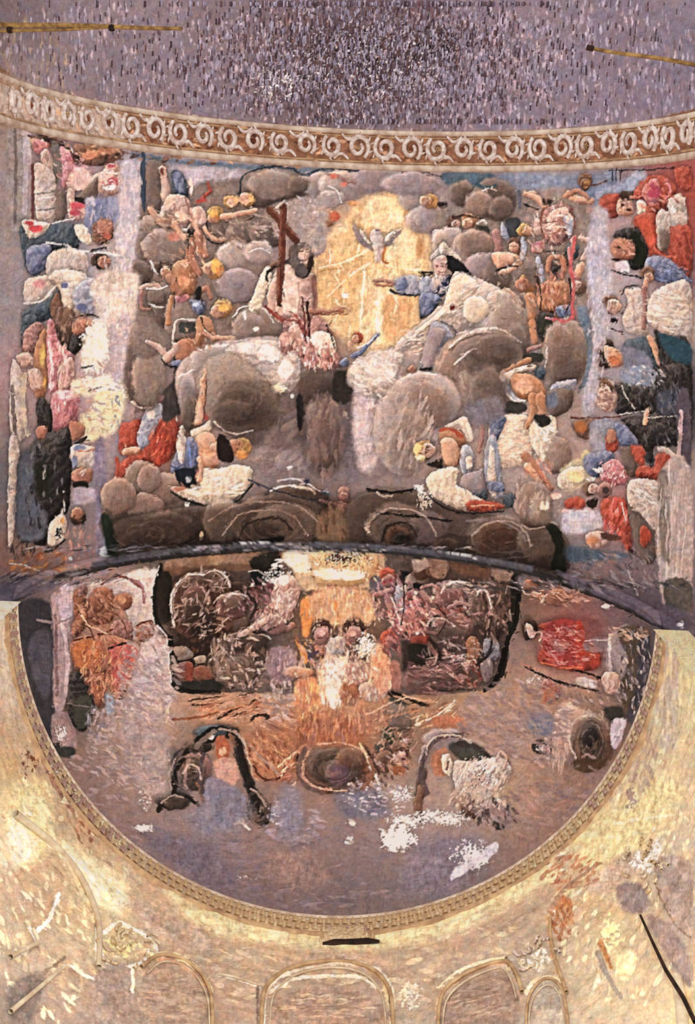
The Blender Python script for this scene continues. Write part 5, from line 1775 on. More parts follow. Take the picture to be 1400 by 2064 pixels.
PAINT_W='''
d dccca4,c8ac88,b89c84,e4d8b4,b0917c 320 12 5 60 120,1800,140,260
d dcd0a4,ccb48c,b8a08c,e4dab4 320 12 5 120 1260,1750,150,290
d c4a88c,d4bc98,b89c88,c8b49c 320 14 5 0 680,1930,440,100,.4
f e0cc98 30 20,1600 90,1580 100,1700 40,1740
f ecdcb4 26 120,1690 200,1740 260,1800 240,1840 170,1800
f e0cc9c 20 330,1790 420,1830 560,1868 700,1880 850,1860 1000,1800 1080,1730 1120,1760 1000,1840 860,1896 700,1916 540,1900 400,1870
f b49888 24 260,1800 340,1840 420,1880 420,1930 300,1880
f c4a48c 24 560,1930 700,1920 780,1940 700,1950
f dcc894 24 1150,1700 1240,1620 1330,1560 1376,1600 1300,1700 1200,1760
f c0a494 22 1180,1780 1260,1720 1300,1740 1230,1800
d b8a4a0,d0c0a8 100 20 4 92 1345,1400,24,110,.1
f ecdfc0 18 20,1640 50,1650 70,1720 40,1740 20,1720
k f8ecc8 60,1670,60,50,.3,10
k 8a4c34 60,1540,30,60,.2,6
s a06c58 5 3 75,1500 110,1580 150,1640
d 8a5040,b07050,c89070 60 8 3 60 185,1660,34,50
k d8c4b0 110,1550,20,14,.5,5
k 6a5050 103,1552,10,8,.4,4
k e0ccb4 140,1610,22,16,.5,5
k 6a4c40 145,1605,10,8,.4,4
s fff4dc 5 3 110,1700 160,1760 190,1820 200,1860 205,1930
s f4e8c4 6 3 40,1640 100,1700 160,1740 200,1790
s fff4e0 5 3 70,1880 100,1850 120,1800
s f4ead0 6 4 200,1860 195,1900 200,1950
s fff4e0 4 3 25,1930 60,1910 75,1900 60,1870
s e8dcc8 3 2 30,2035 80,1990 130,1945
s ecd8c0 4 3 140,1945 170,1965 190,1975
s 8a7060 4 3 20,2020 70,1975 130,1930
f 7c6c68 10 20,1990 90,1960 60,2060 20,2064
k e8dc98 245,1905,60,34,.4,8
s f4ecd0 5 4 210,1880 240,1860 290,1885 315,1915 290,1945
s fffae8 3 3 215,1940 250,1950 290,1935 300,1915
f 9c847c 10 195,1960 265,1950 265,2064 180,2064
s e8dcb8 4 3 268,1950 268,2000
s f4d8a0 5 4 300,1925 350,1925 400,1955 425,2000 424,2040
s c88c60 4 3 320,1935 370,1945 410,1985
f a48878 8 290,1960 340,1940 400,1980 415,2060 280,2064
d b49480,947868,a88c7c 120 14 3 0 350,2010,60,44,.2
s e8d8d0 2.4 2 440,1965 480,1975 525,1990
s b09080 3 2 430,1940 430,2060
s dcc8b4 5 4 530,2064 535,2000 570,1965 640,1945 700,1940 760,1955 790,2000 788,2064
s e8d4bc 4 3 545,2000 590,1975 650,1968 720,1968 760,1990
f a48474 8 550,2064 560,2010 620,1990 700,1990 760,2020 770,2064
d b89480,987c70,c8ac90 140 14 2.4 0 660,2025,100,30,.15
s 84685c 3 2 520,1990 518,2064
s e8c088 4 3 735,1945 770,1975 782,2030
s 84685c 3 2 785,1990 790,2064
k d8c8b4 825,2010,34,44,.4,5
s c89c78 4 4 880,2050 890,2000 930,1970 980,1945 1020,1940
s f0d0a0 3 3 885,1990 920,1960 970,1940 1015,1930
f 94786c 8 890,2064 900,2010 960,1975 1020,1960 1040,2064
d a48878,8a6c60,b89c88 90 14 2.4 165 970,2015,60,40,.2
s 8a5c40 2 2 1020,1930 1035,1960 1050,1990
k e4dcc8 1080,1930,40,34,.4,5
s dcc8a4 4 3 1060,2000 1080,1975 1120,1970 1130,2000
f a8988c 8 1065,2064 1075,1990 1120,1985 1130,2064
d c07040,a85c38,c88c58 70 9 4 70 1130,1850,24,50
d c07858,b07050 50 9 4 140 1150,1760,60,34
s c89468 5 3 1105,1850 1112,1920 1140,2000
s a88068 5 3 1110,1830 1150,1780 1210,1740
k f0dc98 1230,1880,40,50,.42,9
s c07840 6 4 1210,1900 1230,1950
s 8c8078 6 4 1205,1920 1225,1970 1250,2010
f e8d4a0 8 1240,1920 1280,1920 1270,1970 1250,1970
k f4ece0 1300,1740,50,34,.4,5
k f8f4ec 1320,1700,20,40,.4,6
f 8c7878 8 1240,1790 1290,1780 1310,1830 1260,1840
f a08880 8 1320,1740 1390,1740 1390,1880 1345,1860
s 8a6850 2 2 1320,1780 1350,1850 1390,1890
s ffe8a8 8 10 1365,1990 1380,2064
f 98807c 8 1300,1850 1345,1860 1390,1930 1390,1990 1350,1940
s e8d8b0 3 2 1240,1660 1300,1650 1376,1640
d a89088,c8b498,b8a48c 80 12 4 90 1290,1520,30,80
k a08884 1270,1610,24,40,.3,8
'''
# ---------------------------------------------------------------- helpers
COL=sc.collection
def xf(P):                                   # fitted units -> world metres
    P=np.asarray(P,np.float64)*SC; P=P.copy(); P[...,2]+=EYE; return P
_r=np.array(RT);_u=np.array(UP);_f=np.array(FW)
def proj(P):                                 # fitted units -> paint coordinates
    Q=P-np.array([CX,0,0]); d=Q@_f
    return 700+FPX*(Q@_r)/d, 1032-FPX*(Q@_u)/d
def ray(px,py):
    d=_f*FPX+_r*(px-700)-_u*(py-1032); return d/np.linalg.norm(d)
def refl(v,n):
    v=np.abs(v); v=np.mod(v,2*n-2); return np.where(v>n-1,2*n-2-v,v)
def sample(cv,P):
    x,y=proj(P); x=refl(x+MG,CW); y=refl(y+MG,CH)
    xi=np.clip(x.astype(int),0,CW-2); yi=np.clip(y.astype(int),0,CH-2); fx=(x-xi)[...,None]; fy=(y-yi)[...,None]; c=cv.c
    col=(c[yi,xi]*(1-fx)+c[yi,xi+1]*fx)*(1-fy)+(c[yi+1,xi]*(1-fx)+c[yi+1,xi+1]*fx)*fy
    return col, cv.id[np.rint(y).astype(int).clip(0,CH-1),np.rint(x).astype(int).clip(0,CW-1)]
def lin(c): return np.where(c<=.04045,c/12.92,((c+.055)/1.055)**2.4)
def mat(name,rough=.85,bump=.25,attr=True,col=None,spec=.15,noise=6.,col2=None):
    m=bpy.data.materials.new(name); m.use_nodes=True; nt=m.node_tree; b=nt.nodes['Principled BSDF']
    b.inputs['Roughness'].default_value=rough; b.inputs['Specular IOR Level'].default_value=spec
    tc=nt.nodes.new('ShaderNodeTexCoord'); n=nt.nodes.new('ShaderNodeTexNoise'); n.inputs['Scale'].default_value=noise; n.inputs['Detail'].default_value=6
    nt.links.new(tc.outputs['Object'],n.inputs['Vector'])
    if attr:
        a=nt.nodes.new('ShaderNodeAttribute'); a.attribute_name='Col'; nt.links.new(a.outputs['Color'],b.inputs['Base Color'])
    else:
        r=nt.nodes.new('ShaderNodeValToRGB'); r.color_ramp.elements[0].position=.35; r.color_ramp.elements[1].position=.65
        r.color_ramp.elements[0].color=(*lin(hx(col2 or col)*.8),1) if not col2 else (*lin(hx(col2)),1); r.color_ramp.elements[1].color=(*lin(hx(col)),1)
        nt.links.new(n.outputs['Fac'],r.inputs['Fac']); nt.links.new(r.outputs['Color'],b.inputs['Base Color'])
    n2=nt.nodes.new('ShaderNodeTexNoise'); n2.inputs['Scale'].default_value=22; n2.inputs['Detail'].default_value=8; nt.links.new(tc.outputs['Object'],n2.inputs['Vector'])
    bp=nt.nodes.new('ShaderNodeBump'); bp.inputs['Strength'].default_value=bump; bp.inputs['Distance'].default_value=.02
    nt.links.new(n2.outputs['Fac'],bp.inputs['Height']); nt.links.new(bp.outputs['Normal'],b.inputs['Normal']); return m
M_FR=mat('fresco_paint',.85,.12); M_WALL=mat('old_stucco',.9,.5)
M_CREAM=mat('cream_plaster',.8,.4,False,'e6d4c0',col2='b89a84'); M_GILT=mat('worn_gilding',.65,.4,False,'ccaa80',col2='9a7458',spec=.3)
M_SCROLL=mat('scroll_plaster',.8,.4,False,'f0e4dc',col2='c0a090',noise=14); M_WOOD=mat('pole_wood',.7,.5,False,'b08a54',col2='6a4a2c',noise=12)
M_IRON=mat('rusty_iron',.7,.4,False,'3c261c',col2='1c120e'); M_ROSE=mat('rosette_red_brown',.8,.3,False,'a05c3c',col2='6a3828',noise=14)
def mesh_from(name,V,F,m,parent=None,col=None,smooth=True):
    V=np.asarray(V,np.float32).reshape(-1,3); F=np.asarray(F,np.int32)
    me=bpy.data.meshes.new(name); k=F.shape[1]
    me.vertices.add(len(V)); me.vertices.foreach_set('co',V.ravel())
    me.loops.add(F.size); me.loops.foreach_set('vertex_index',F.ravel())
    me.polygons.add(len(F)); me.polygons.foreach_set('loop_start',np.arange(0,F.size,k,dtype=np.int32)); 
    me.polygons.foreach_set('loop_total',np.full(len(F),k,np.int32))
    me.update(calc_edges=True); me.validate()
    if smooth: me.polygons.foreach_set('use_smooth',np.ones(len(F),bool))
    if col is not None:
        a=me.color_attributes.new('Col','FLOAT_COLOR','POINT'); c=np.ones((len(V),4),np.float32); c[:,:3]=lin(col.reshape(-1,3)); a.data.foreach_set('color',c.ravel())
    me.materials.append(m); o=bpy.data.objects.new(name,me); COL.objects.link(o)
    if parent: o.parent=parent
    return o
def grid_faces(n,m,flip=False):
    i=np.arange(n*m).reshape(n,m); a,b,c,d=i[:-1,:-1],i[1:,:-1],i[1:,1:],i[:-1,1:]
    F=np.stack([a,b,c,d],-1).reshape(-1,4); return F[:,::-1] if flip else F
def empty(name,label,cat,group=None,loc=(0,0,0)):
    o=bpy.data.objects.new(name,None); COL.objects.link(o); o['label']=label; o['category']=cat; o.location=loc
    if group: o['group']=group
    return o
def tag(o,label,cat,group=None):
    o['label']=label; o['category']=cat
    if group: o['group']=group
    return o
def struct(o,label=None,cat=None):
    o['kind']='structure'
    if label: o['label']=label
    if cat: o['category']=cat
    return o
# surface parametrisations (fitted units)
def vault(th,y,off=0.):                      # off>0 = towards the room
    return np.stack([-(RV-off)*np.cos(th),y+0*th,HS+(HV-off)*np.sin(th)],-1)
def dome(th,be,off=0.):
    return np.stack([-(R-off)*np.cos(th),YC+(R-off)*np.sin(th)*np.sin(be),HS+(HC-off)*np.sin(th)*np.cos(be)],-1)
def wallp(ph,z,off=0.):
    return np.stack([-(R-off)*np.cos(ph),YC+(R-off)*np.sin(ph),z+0*ph],-1)
def split_surface(P,cv,root,groundname,m,flip):
    col,idv=sample(cv,P); n,k=P.shape[:2]; F=grid_faces(n,k,flip)
    C=(P[:-1,:-1]+P[1:,1:])/2; _,fid=sample(cv,C); x,y=proj(C); out=(x<-MG)|(x>1400+MG)|(y<-MG)|(y>2064+MG); fid=np.where(out,0,fid).ravel()
    V=xf(P).reshape(-1,3); c=col.reshape(-1,3)
    h_,w_=n-1,k-1; g=fid.reshape(h_,w_); names=list(cv.names); lab=np.zeros((h_,w_),np.int32); nxt=0; keep=[(0,0)]
    gl=g.tolist(); seen=bytearray(h_*w_); newid=np.zeros(h_*w_,np.int32); nid=1; best={}; comps=[]
    for s0 in np.flatnonzero(fid).tolist():
        if seen[s0]: continue
        e=gl[s0//w_][s0%w_]; st=[s0]; seen[s0]=1; cm=[]
        while st:
            q=st.pop(); cm.append(q); i,j=divmod(q,w_)
            for a,b_ in ((i-1,j),(i+1,j),(i,j-1),(i,j+1)):
                if 0<=a<h_ and 0<=b_<w_ and gl[a][b_]==e:
                    t_=a*w_+b_
                    if not seen[t_]: seen[t_]=1; st.append(t_)
        comps.append((e,cm))
    comps.sort(key=lambda c:-len(c[1])); used=set()
    for e,cm in comps:
        nm=names[e][0]
        if nm=='paint_loss': newid[cm]=10000+e; continue
        if len(cm)<(60 if e not in used else 160): continue
        newid[cm]=nid; keep.append((e,e not in used)); used.add(e); nid+=1
    fid=newid
    res=[]
    for e in np.unique(fid):
        f=F[fid==e]; u,inv=np.unique(f,return_inverse=True)
        if e>=10000: nm,lb=cv.names[e-10000]
        elif e: (nm,lb),lbl=cv.names[keep[e][0]],keep[e][1]; lb=lb if lbl else ''
        else: nm,lb=groundname,''
        o=mesh_from(nm,V[u],inv.reshape(f.shape),m,root,c[u]); 
        if lb: o['label']=lb
        if nm=='paint_loss': o['kind']='stuff'
        res.append((e,o))
    return res
# ---------------------------------------------------------------- paint
CVF=Canvas(1); CVF.base(BASE_F); CVF.run(PAINT_F); CVF.finish(gain=GAIN_F)
CVW=Canvas(2); CVW.base(BASE_W,60); CVW.run(PAINT_W); CVW.finish(gain=GAIN_W)
# ---------------------------------------------------------------- vaults
PX=1.9
def rows(L,z): return max(8,int(L*FPX/z/PX))
th=np.linspace(0,np.pi,rows(np.pi*RV*.92,12.2))
ext=np.linspace(3.2,0,60)[:-1]               # wall strip below the springing line, painted on as the vault is
def with_sides(y):
    T,Y=np.meshgrid(th,y,indexing='ij'); A=vault(T,Y)
    e,Y2=np.meshgrid(ext,y,indexing='ij'); L=np.stack([0*e-RV,Y2,HS-e],-1); e2,Y3=np.meshgrid(ext[::-1],y,indexing='ij'); Rr=np.stack([0*e2+RV,Y3,HS-e2],-1)
    return np.concatenate([L,A,Rr],0)
ys=np.linspace(YT,YC+.02,rows(YC-YT,12.6))
vf=empty('vault_fresco','large faded fresco of clouds, putti and a golden glow on the barrel vault','fresco')
split_surface(with_sides(ys),CVF,vf,'painted_sky',M_FR,True)
yb=np.linspace(YT2,YT,rows(YT-YT2,12.6))
yt=np.linspace(YT2-2.3,YT2,rows(2.3,12.6))
top=with_sides(yt); ct,_=sample(CVF,top)
ceil=mesh_from('ceiling',xf(top),grid_faces(*top.shape[:2],True),M_FR,None,ct); struct(ceil,'bare grey-violet vault with dark exposed brickwork above the scroll frieze','ceiling')
T,B=np.meshgrid(np.linspace(0.0,np.pi,rows(np.pi*R*.9,11.5)),np.linspace(0,np.pi/2,rows(np.pi/2*R*.93,11.3)),indexing='ij')
df=empty('half_dome_fresco','damaged fresco with a dark bordered medallion on the apse half dome','fresco')
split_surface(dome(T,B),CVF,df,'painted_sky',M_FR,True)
# apse wall
zs=np.linspace(HS,HS-3.4,rows(3.4,6.5)//2*1+120); ph=np.linspace(0,np.pi,900)
PH,Z=np.meshgrid(ph,zs,indexing='ij')
rs=np.random.default_rng(5)
rel=vnoise(900,len(zs),26,rs)*.03+vnoise(900,len(zs),9,rs)*.016
W=wallp(PH,Z,rel*np.clip((HS-Z)*4,0,1)-.012); 
cw,_=sample(CVW,W)
wa=mesh_from('wall_apse',xf(W),grid_faces(900,len(zs),True),M_WALL,None,cw); struct(wa,'curved apse wall of worn gilded and cream stucco below the half dome','wall')
# ---------------------------------------------------------------- brick fragments on the bare vault
def quad_box(P0,du,dv,dn):
    c=[P0-du-dv,P0+du-dv,P0+du+dv,P0-du+dv]; return [*c,*[q+dn for q in c]]
BF=np.array([[4,5,6,7],[0,4,7,3],[1,2,6,5],[0,1,5,4],[3,7,6,2]])
def bricks(n,box,seed):
    g=np.random.default_rng(seed); V=[];F=[];C=[]
    k=0
    for i in range(n):
        px=box[0]+g.normal(0,box[2]); py=min(max(box[1]+g.normal(0,box[3]),8),245); 
        d=ray(px,py); o=np.array([CX,0,0])
        # intersect with the vault by bisection
        a,b=8.,16.
        for _ in range(22):
            m_=(a+b)/2; q=o+d*m_
            if (q[0]/RV)**2+((max(q[2]-HS,0))/HV)**2<1: a=m_
            else: b=m_
        q=o+d*a
        if q[1]>YT2-.04: continue
        t=math.atan2((q[2]-HS)/HV,-q[0]/RV)
        nrm=np.array([-math.cos(t)/RV,0,math.sin(t)/HV]); nrm/=np.linalg.norm(nrm); tan=np.array([nrm[2],0,-nrm[0]])
        w_=.004+.005*g.random(); l_=.008+.022*g.random(); hh=.002+.003*g.random()
        P=quad_box(q+nrm*.001,tan*w_,np.array([0,l_,0]),-nrm*hh)
        V+=P; F.append(BF+k); k+=8
        c=[hx('5a4850'),hx('4a3840'),hx('6c5a66'),hx('a498ac'),hx('948aa0'),hx('664846'),hx('bcb0c0')][g.integers(7)]
        C+=[c*(.9+.2*g.random())]*8
    return np.array(V),np.concatenate(F),np.array(C)
V,F,C=bricks(3000,(760,120,190,90),7); o=mesh_from('exposed_brick',xf(V),F,M_FR,ceil,C,False); o['kind']='stuff'
V,F,C=bricks(1300,(700,120,420,80),8); o=mesh_from('flaking_plaster',xf(V),F,M_FR,ceil,C,False); o['kind']='stuff'
# ---------------------------------------------------------------- sweeps
def sweep(path,nrms,bins,prof,closed_prof=False):
    """path (n,3), nrms toward the room, bins across; prof list of (across, out)"""
    P=np.array([[p+b*a+nn*h for a,h in prof] for p,nn,b in zip(path,nrms,bins)]); return P
def arch_path(fn,n=240,lo=0,hi=np.pi):
    t=np.linspace(lo,hi,n); P=fn(t); return t,P
def vnorm(t):
    n=np.stack([np.cos(t)/RV,0*t,-np.sin(t)/HV],-1); return n/np.linalg.norm(n,axis=1)[:,None]
fz=empty('scroll_frieze','carved frieze of cream acanthus scrolls on brown between two pale mouldings','frieze')
G=with_sides(yb); T2,Yb=np.meshgrid(th,yb,indexing='ij'); G=vault(T2,Yb,.004); cg,_=sample(CVF,G)
mesh_from('frieze_ground',xf(G),grid_faces(*G.shape[:2],True),M_FR,fz,cg)
t,_=arch_path(lambda t:vault(t,0*t)); N=vnorm(t); BY=np.tile([0,1.,0],(len(t),1))
def half_round(w,h,n=7): return [(w*math.cos(a),h*math.sin(a)) for a in np.linspace(0,math.pi,n)]
for y,w_,h_,nm in ((YT-.012,.030,.030,'lower_moulding'),(YT-.055,.010,.014,'lower_fillet'),(YT2+.022,.024,.024,'upper_moulding'),(YT2+.062,.009,.012,'upper_fillet')):
    P=sweep(vault(t,0*t+y),N,BY,half_round(w_,h_)); mesh_from(nm,xf(P),grid_faces(*P.shape[:2]),M_CREAM if 'moulding' in nm else M_GILT,fz)
# scrolls: each one an acanthus volute tube of its own
ymid=(YT+YT2)/2-.012; NS=31
def surf(t,y,h):
    tt=np.clip(t,.02,np.pi-.02); return vault(tt,y,h)
def tube(pts,rad,seg=6):
    pts=np.array(pts); n=len(pts); T_=np.gradient(pts,axis=0); T_/=np.linalg.norm(T_,axis=1)[:,None]
    ref=np.array([0,0,1.]) if abs(T_[0,2])<.9 else np.array([1.,0,0]); V=[]
    for p,tg,r_ in zip(pts,T_,rad):
        a=np.cross(tg,ref); a/=np.linalg.norm(a)+1e-9; b=np.cross(tg,a)
        V.append([p+r_*(math.cos(q)*a+math.sin(q)*b) for q in np.linspace(0,2*math.pi,seg,endpoint=False)])
    V=np.array(V); F=[]
    for i in range(n-1):
        for j in range(seg): F.append([i*seg+j,(i+1)*seg+j,(i+1)*seg+(j+1)%seg,i*seg+(j+1)%seg])
    return V.reshape(-1,3),np.array(F)
def join(parts):
    V=[];F=[];k=0
    for v,f in parts: V.append(v);F.append(f+k);k+=len(v)
    return np.concatenate(V),np.concatenate(F)
RM=(RV+HV)/2; rg=random.Random(4)
for i in range(NS):
    tc_=.16+(np.pi-.32)*(i+.5)/NS; s_=1 if i%2 else -1; r0=.098*rg.uniform(.9,1.06); parts=[]
    def at(u,v,h=.02): return surf(tc_+u/RM,ymid+v,h)
    A=np.linspace(0,2.6*math.pi,26); sp=[at(s_*-1*r0*(1-.27*a/math.pi)*math.cos(a+2.2),s_*r0*(1-.27*a/math.pi)*math.sin(a+2.2)*1.15) for a in A]
    parts.append(tube(sp,[.014+.010*math.sin(q*3.1) for q in np.linspace(.15,1,26)]))
    st=[at(s_*-.1+q*.0,-s_*.1+.0) for q in (0,)]
    st=[at(s_*(-.16+.14*q),s_*(-.115+.05*math.sin(q*3.1)),.015) for q in np.linspace(0,1,8)]
    parts.append(tube(st,[.006+.010*math.sin(q*3.1) for q in np.linspace(.1,.95,8)]))
    for a in (.5,1.4,2.3,3.3):                # curling leaf lobes on the outside of the volute
        c,n_=math.cos(a*1.0+2.2),math.sin(a+2.2)
        lf=[at(s_*-1*(r0*(.98+.42*q))*math.cos(a+2.2+.25*q),s_*(r0*(.98+.36*q))*math.sin(a+2.2+.25*q)*1.1,.016) for q in np.linspace(0,1,5)]
        parts.append(tube(lf,[.010,.013,.011,.008,.003]))
    V,F=join(parts); o=mesh_from('acanthus_scroll',xf(V),F,M_SCROLL,fz)
    q=at(0,0,.018); nn=vnorm(np.array([tc_]))[0]
    fl=[]
    for k in range(5):
        a=k*2*math.pi/5; fl.append(tube([at(.006*math.cos(a),.006*math.sin(a),.012),at(.016*math.cos(a),.016*math.sin(a),.022),at(.027*math.cos(a),.027*math.sin(a),.012)],[.005,.010,.004],5))
    V,F=join(fl); mesh_from('rosette',xf(V),F,M_ROSE if i%3 else M_GILT,o)
# ---------------------------------------------------------------- arch rib between vault and half dome
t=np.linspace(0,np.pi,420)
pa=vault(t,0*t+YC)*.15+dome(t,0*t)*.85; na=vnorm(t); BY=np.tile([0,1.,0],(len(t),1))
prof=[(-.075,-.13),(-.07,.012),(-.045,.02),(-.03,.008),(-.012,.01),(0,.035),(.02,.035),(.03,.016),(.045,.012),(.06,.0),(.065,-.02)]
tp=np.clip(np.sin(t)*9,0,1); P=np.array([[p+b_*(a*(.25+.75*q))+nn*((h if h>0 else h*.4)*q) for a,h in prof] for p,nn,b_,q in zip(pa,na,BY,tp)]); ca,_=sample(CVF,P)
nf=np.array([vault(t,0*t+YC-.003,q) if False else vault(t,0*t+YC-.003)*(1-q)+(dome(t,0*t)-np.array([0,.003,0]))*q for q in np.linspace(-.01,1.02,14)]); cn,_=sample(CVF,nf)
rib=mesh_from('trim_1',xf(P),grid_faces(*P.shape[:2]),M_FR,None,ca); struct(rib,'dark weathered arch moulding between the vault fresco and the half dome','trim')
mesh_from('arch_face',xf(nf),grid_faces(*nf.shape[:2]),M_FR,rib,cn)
# ---------------------------------------------------------------- ring cornice under the half dome
ph=np.linspace(0,np.pi,300)
def ringn(ph): return np.stack([np.cos(ph),-np.sin(ph),0*ph],-1)
def ring(z,off,prof,nm,m,parent=None,lo=0,hi=np.pi):
    ph=np.linspace(lo,hi,300); P=np.array([[wallp(np.array(p),z+a,off+h) for a,h in prof] for p in ph]); return mesh_from(nm,xf(P),grid_faces(*P.shape[:2],True),m,parent)
cor=empty('ring_cornice','curved cream and gilt cornice of small leaf blocks under the half dome','cornice')
ring(HS-.012,0,[(.02,-.03),(.015,.006),(0,.012),(-.012,.010),(-.02,-.004)],'upper_bead',M_CREAM,cor)
ring(HS-.30,0,[(.02,-.03),(.015,.012),(0,.02),(-.015,.012),(-.02,-.03)],'lower_bead',M_GILT,cor)
M_LF=[mat('leaf_cream',.8,.4,False,'e4d0ac',col2='b8946c',noise=20),mat('leaf_gold',.6,.4,False,'dcc094',col2='b08c64',noise=20,spec=.3),mat('leaf_rose',.8,.4,False,'c8a898',col2='98706a',noise=20)]
def leafmesh():
    V=[];n=7
    for i,v in enumerate(np.linspace(-1,1,5)):
        for u in np.linspace(-1,1,5):
            w_=math.sqrt(max(0,1-(max(v,0))**2*.9)); V.append((u*.024*w_,v*.055,.016*(1-u*u)*(1-.5*v*v)+.002))
    return np.array(V),grid_faces(5,5)
LV,LF=leafmesh(); lm={}
for row,(z,nn) in enumerate(((HS-.085,118),(HS-.195,112))):
    for i in range(nn):
        p=(i+.5+.5*row)/nn*np.pi
        if p>np.pi-.01: continue
        mi=1 if .9<p<2.5 else (2 if (i*7+row)%5<3 else 0)
        if (i*13+row*5)%7==0: mi=0
        if mi not in lm:
            me=mesh_from('carved_leaf',LV*SC,LF,M_LF[mi],cor).data; lm[mi]=me; ob=[x for x in cor.children if x.data==me][0]
        else:
            ob=bpy.data.objects.new('carved_leaf',lm[mi]); COL.objects.link(ob); ob.parent=cor
        q=Vector(xf(wallp(np.array(p),z,.0)).tolist()); nr=Vector(ringn(np.array([p]))[0].tolist()); tg=Vector((0,0,1)).cross(nr)
        ob.matrix_local=Matrix.Translation(q)@Matrix((tg,Vector((0,0,-1)).lerp(nr,.0)*-1 if False else nr.cross(tg),nr)).transposed().to_4x4()
# ---------------------------------------------------------------- keystone block with a shadowed shelf
def cylhit(px,py,off=0.):
    d=ray(px,py); o=np.array([CX,0,0]); r_=R-off
    a=d[0]**2+d[1]**2; b=2*(o[0]*d[0]+(o[1]-YC)*d[1]); c=o[0]**2+(o[1]-YC)**2-r_*r_; s_=(-b+math.sqrt(b*b-4*a*c))/(2*a); return o+d*s_
def box_on_wall(x0,y0,x1,y1,off0,off1,name,m,parent,bev=.2,seg=6):
    """rounded slab standing on the curved wall between two picture-height corners"""
    A=cylhit(x0,y0);B=cylhit(x1,y1); pa_=math.atan2(A[1]-YC,-A[0]); pb=math.atan2(B[1]-YC,-B[0]); z0,z1=A[2],B[2]
    us=np.linspace(pa_,pb,seg); pr=[(z0,off0),(z0-(z0-z1)*bev*.5,off1*.8),(z0-(z0-z1)*bev,off1),(z1+(z0-z1)*bev,off1),(z1+(z0-z1)*bev*.5,off1*.8),(z1,off0)]
    P=np.array([[wallp(np.array(u),z,(o_ if 0<k<seg-1 else off0)) for z,o_ in pr] for k,u in enumerate(us)])
    return mesh_from(name,xf(P),grid_faces(*P.shape[:2],True),m,parent,smooth=False)
ks=empty('keystone_block','small carved cream block with a dark shelf at the bottom centre of the cornice','keystone')
box_on_wall(642,1866,752,1894,-.02,.022,'block',M_LF[0],ks)
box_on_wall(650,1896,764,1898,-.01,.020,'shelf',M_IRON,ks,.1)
for i in range(9):
    x=648+i*12; box_on_wall(x,1868+(i%2)*3,x+9,1879,.0,.032,'carved_boss',M_LF[(i*2)%3],ks,.3,4)
    box_on_wall(x+3,1882,x+11,1891-(i%2)*2,.0,.03,'carved_boss',M_LF[(i+1)%2],ks,.3,4)
# return walls between the wide vault and the narrower apse
for s_,nm in ((-1,'wall_left'),(1,'wall_right')):
    X_,Z_=np.meshgrid(np.linspace(R-.03,RV+.01,40),np.linspace(HS,HS-3.2,220),indexing='ij'); Q=np.stack([s_*X_,0*X_+YC-.004,Z_],-1); cq,_=sample(CVW,Q)
    struct(mesh_from(nm,xf(Q),grid_faces(40,220,s_>0),M_WALL,None,cq),'pale stucco pier face where the '+('left' if s_<0 else 'right')+' nave wall meets the apse','wall')
# ---------------------------------------------------------------- stucco ribs on the wall
def rib_on_wall(pts,w0,w1,name,m,label,cat='moulding',h=.02,trim=True,parent=None,n=40):
    p=smooth(pts,False,6); Q=np.array([cylhit(a,b,.0) for a,b in p]); Z=np.array([Q[:,2]]).T
    ph_=np.arctan2(Q[:,1]-YC,-Q[:,0]); k=len(p); ww=np.linspace(w0,w1,k)
    P=np.array([wallp(np.array(a),z,.004) for a,z in zip(ph_,Q[:,2])]); V,F=tube(P,ww*.55,8)
    o=mesh_from(name,xf(V),F,m,parent)
    if parent is None: tag(o,label,cat)
    return o
M_RIBC=mat('rib_cream',.85,.5,False,'e4d6b8',col2='c0a488',noise=5); M_RIBG=mat('rib_gold',.7,.5,False,'d8b88c',col2='a88462',noise=5)
ar=[]
for (pts,w0,lb) in (([(526,2100),(530,2010),(548,1975),(590,1950),(650,1938),(710,1940),(756,1958),(784,1995),(792,2050),(790,2100)],.034,'large round-headed stucco arch at the bottom centre of the apse wall'),
    ([(284,1950),(318,1926),(360,1930),(398,1955),(422,1995),(428,2050),(426,2100)],.030,'stucco arch at the lower left beside the cream shell ornament'),
    ([(884,2100),(884,2040),(894,2000),(926,1970),(972,1948),(1018,1938),(1040,1962),(1052,2000)],.030,'stucco arch at the lower right beside the pale foliage'),
    ([(1062,2100),(1062,2030),(1076,1992),(1104,1972),(1130,1990),(1142,2040),(1146,2100)],.022,'small narrow stucco arch right of the pale foliage')):
    e=empty('wall_arch',lb,'arch','stucco arches on the apse wall')
    rib_on_wall(pts,w0*.8,w0*.8,'archivolt',M_RIBG,'',parent=e)
    cx_=sum(p[0] for p in pts)/len(pts); inn=[(cx_+(x-cx_)*.88,y+ (14 if y<2060 else 0)) for x,y in pts]
    rib_on_wall(inn,w0*.4,w0*.4,'inner_moulding',M_RIBC,'',parent=e)
for pts,w0,w1,lb in (([(30,1640),(110,1705),(160,1765),(190,1830),(200,1880),(198,1950)],.05,.035,'broad pale stucco rib sweeping down the lower left wall'),
    ([(20,1930),(60,1908),(76,1898),(66,1872)],.03,.02,'short hooked cream stucco ribbon at the left edge'),
    ([(20,2040),(80,1990),(130,1948)],.03,.02,'slanting pale stucco ribbon at the bottom left corner'),
    ([(438,1963),(480,1972),(526,1988)],.018,.014,'thin pale ledge between the left and centre arches'),
    ([(1366,1975),(1374,2030),(1380,2100)],.06,.075,'bright cream half column at the bottom right corner'),
    ([(1108,1850),(1114,1915),(1142,2000)],.025,.02,'reddish gilt rib on the lower right wall')):
    rib_on_wall(pts,w0,w1,'stucco_rib',M_RIBC if 'gilt' not in lb else M_RIBG,lb,'moulding')
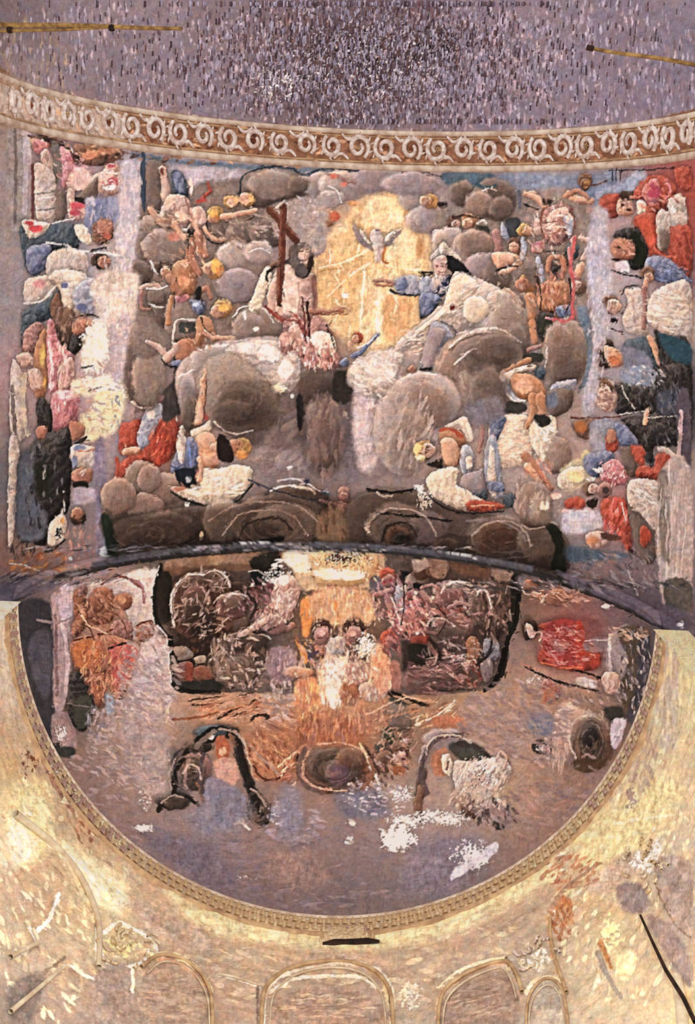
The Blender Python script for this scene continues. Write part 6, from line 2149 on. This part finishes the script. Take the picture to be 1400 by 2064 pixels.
# cream shell ornament and foliage
def cluster(name,cat,label,cx_,cy,rx,ry,n,seed,m):
    g=random.Random(seed); e=empty(name,label,cat)
    for i in range(n):
        a=g.uniform(0,6.28); q=math.sqrt(g.random()); x=cx_+rx*q*math.cos(a); y=cy+ry*q*math.sin(a); b=a+g.uniform(-.6,.6); L=g.uniform(.5,1)*rx*.42
        pts=[(x,y),(x+L*.5*math.cos(b),y+L*.5*math.sin(b)),(x+L*math.cos(b+.6),y+L*math.sin(b+.6))]
        rib_on_wall(pts,.012,.022,'carved_leaf',m[g.randrange(len(m))],'',parent=e)
    return e
cluster('shell_ornament','ornament','cream carved shell ornament on the wall at lower left',255,1910,52,36,22,1,[M_RIBC,M_LF[0]])
cluster('foliage_ornament','ornament','pale carved foliage between the two right-hand arches',1085,1925,38,34,20,2,[M_RIBC,M_SCROLL])
cluster('foliage_ornament','ornament','pale carved foliage high on the right-hand wall',1300,1745,40,44,18,3,[M_RIBC,M_LF[0]])
cluster('mask_ornament','ornament','small carved roundel on the left wall just below the dome edge',108,1550,16,14,9,4,[M_RIBC,M_LF[2]])
cluster('mask_ornament','ornament','small carved roundel lower on the left wall beside the dome edge',142,1606,15,14,9,5,[M_RIBC,M_LF[2]])
# ---------------------------------------------------------------- rods
def rod(a,b,za,zb,r0,r1,name,m,label,cat,extra=None):
    def at(px,py,z): d=ray(px,py); return np.array([CX,0,0])+d*(z/d[2])
    A=at(*a,za);B=at(*b,zb); P=[A+(B-A)*q+np.array([0,.004*math.sin(q*9),0]) for q in np.linspace(0,1,14)]
    V,F=tube(P,np.linspace(r0,r1,14),8); n=len(V); F=F.tolist(); V=list(V)
    for s0,c in ((0,P[0]),(n-8,P[-1])):
        V.append(c); k=len(V)-1
        for j in range(0,8,1): F.append([s0+j,s0+(j+1)%8,k,k])
    e=empty(name,label,cat); o=mesh_from_any('shaft',xf(V),F,m,e); return e
def mesh_from_any(name,V,F,m,parent):
    me=bpy.data.meshes.new(name); me.from_pydata([tuple(map(float,v)) for v in V],[],[list(dict.fromkeys(map(int,f))) for f in F]); me.polygons.foreach_set('use_smooth',[True]*len(me.polygons)); me.materials.append(m)
    o=bpy.data.objects.new(name,me); COL.objects.link(o); o.parent=parent; return o
e1=rod((-60,48),(366,57),10.25,10.25,.022,.014,'wooden_pole',M_WOOD,'yellowish wooden pole jutting in below the bare vault, upper left','pole')
for px,py in ((225,56),(20,60)):
    d=ray(px,py); q=np.array([CX,0,0])+d*(10.25/d[2]); V,F=tube([q+np.array([-.02,0,0]),q,q+np.array([.02,0,0])],[.022,.027,.022],8); mesh_from('rope_lashing',xf(V),F,M_IRON,e1)
V,F=tube([np.array([CX,0,0])+ray(x,y)*(10.25/ray(x,y)[2]) for x,y in ((-60,66),(20,62),(130,60),(226,55))],[.014,.013,.011,.008],8); mesh_from('splice_batten',xf(V),F,M_WOOD,e1)
e2=rod((1184,96),(1470,141),10.25,10.25,.013,.018,'wooden_pole',M_WOOD,'brown wooden pole jutting in below the bare vault, upper right','pole')
d=ray(1190,97); q=np.array([CX,0,0])+d*(10.25/d[2]); V,F=tube([q+np.array([-.03,-.004,0]),q+np.array([.02,.003,0])],[.021,.021],8); mesh_from('iron_ferrule',xf(V),F,M_IRON,e2)
A=[cylhit(x,y,.05) for x,y in ((1290,1845),(1315,1900),(1341,1955),(1376,2010),(1400,2060))]
V,F=tube(A,[.008,.010,.012,.013,.013],8); tag(mesh_from('iron_cable',xf(V),F,M_IRON),'dark iron cable slanting down the wall at the lower right','cable')
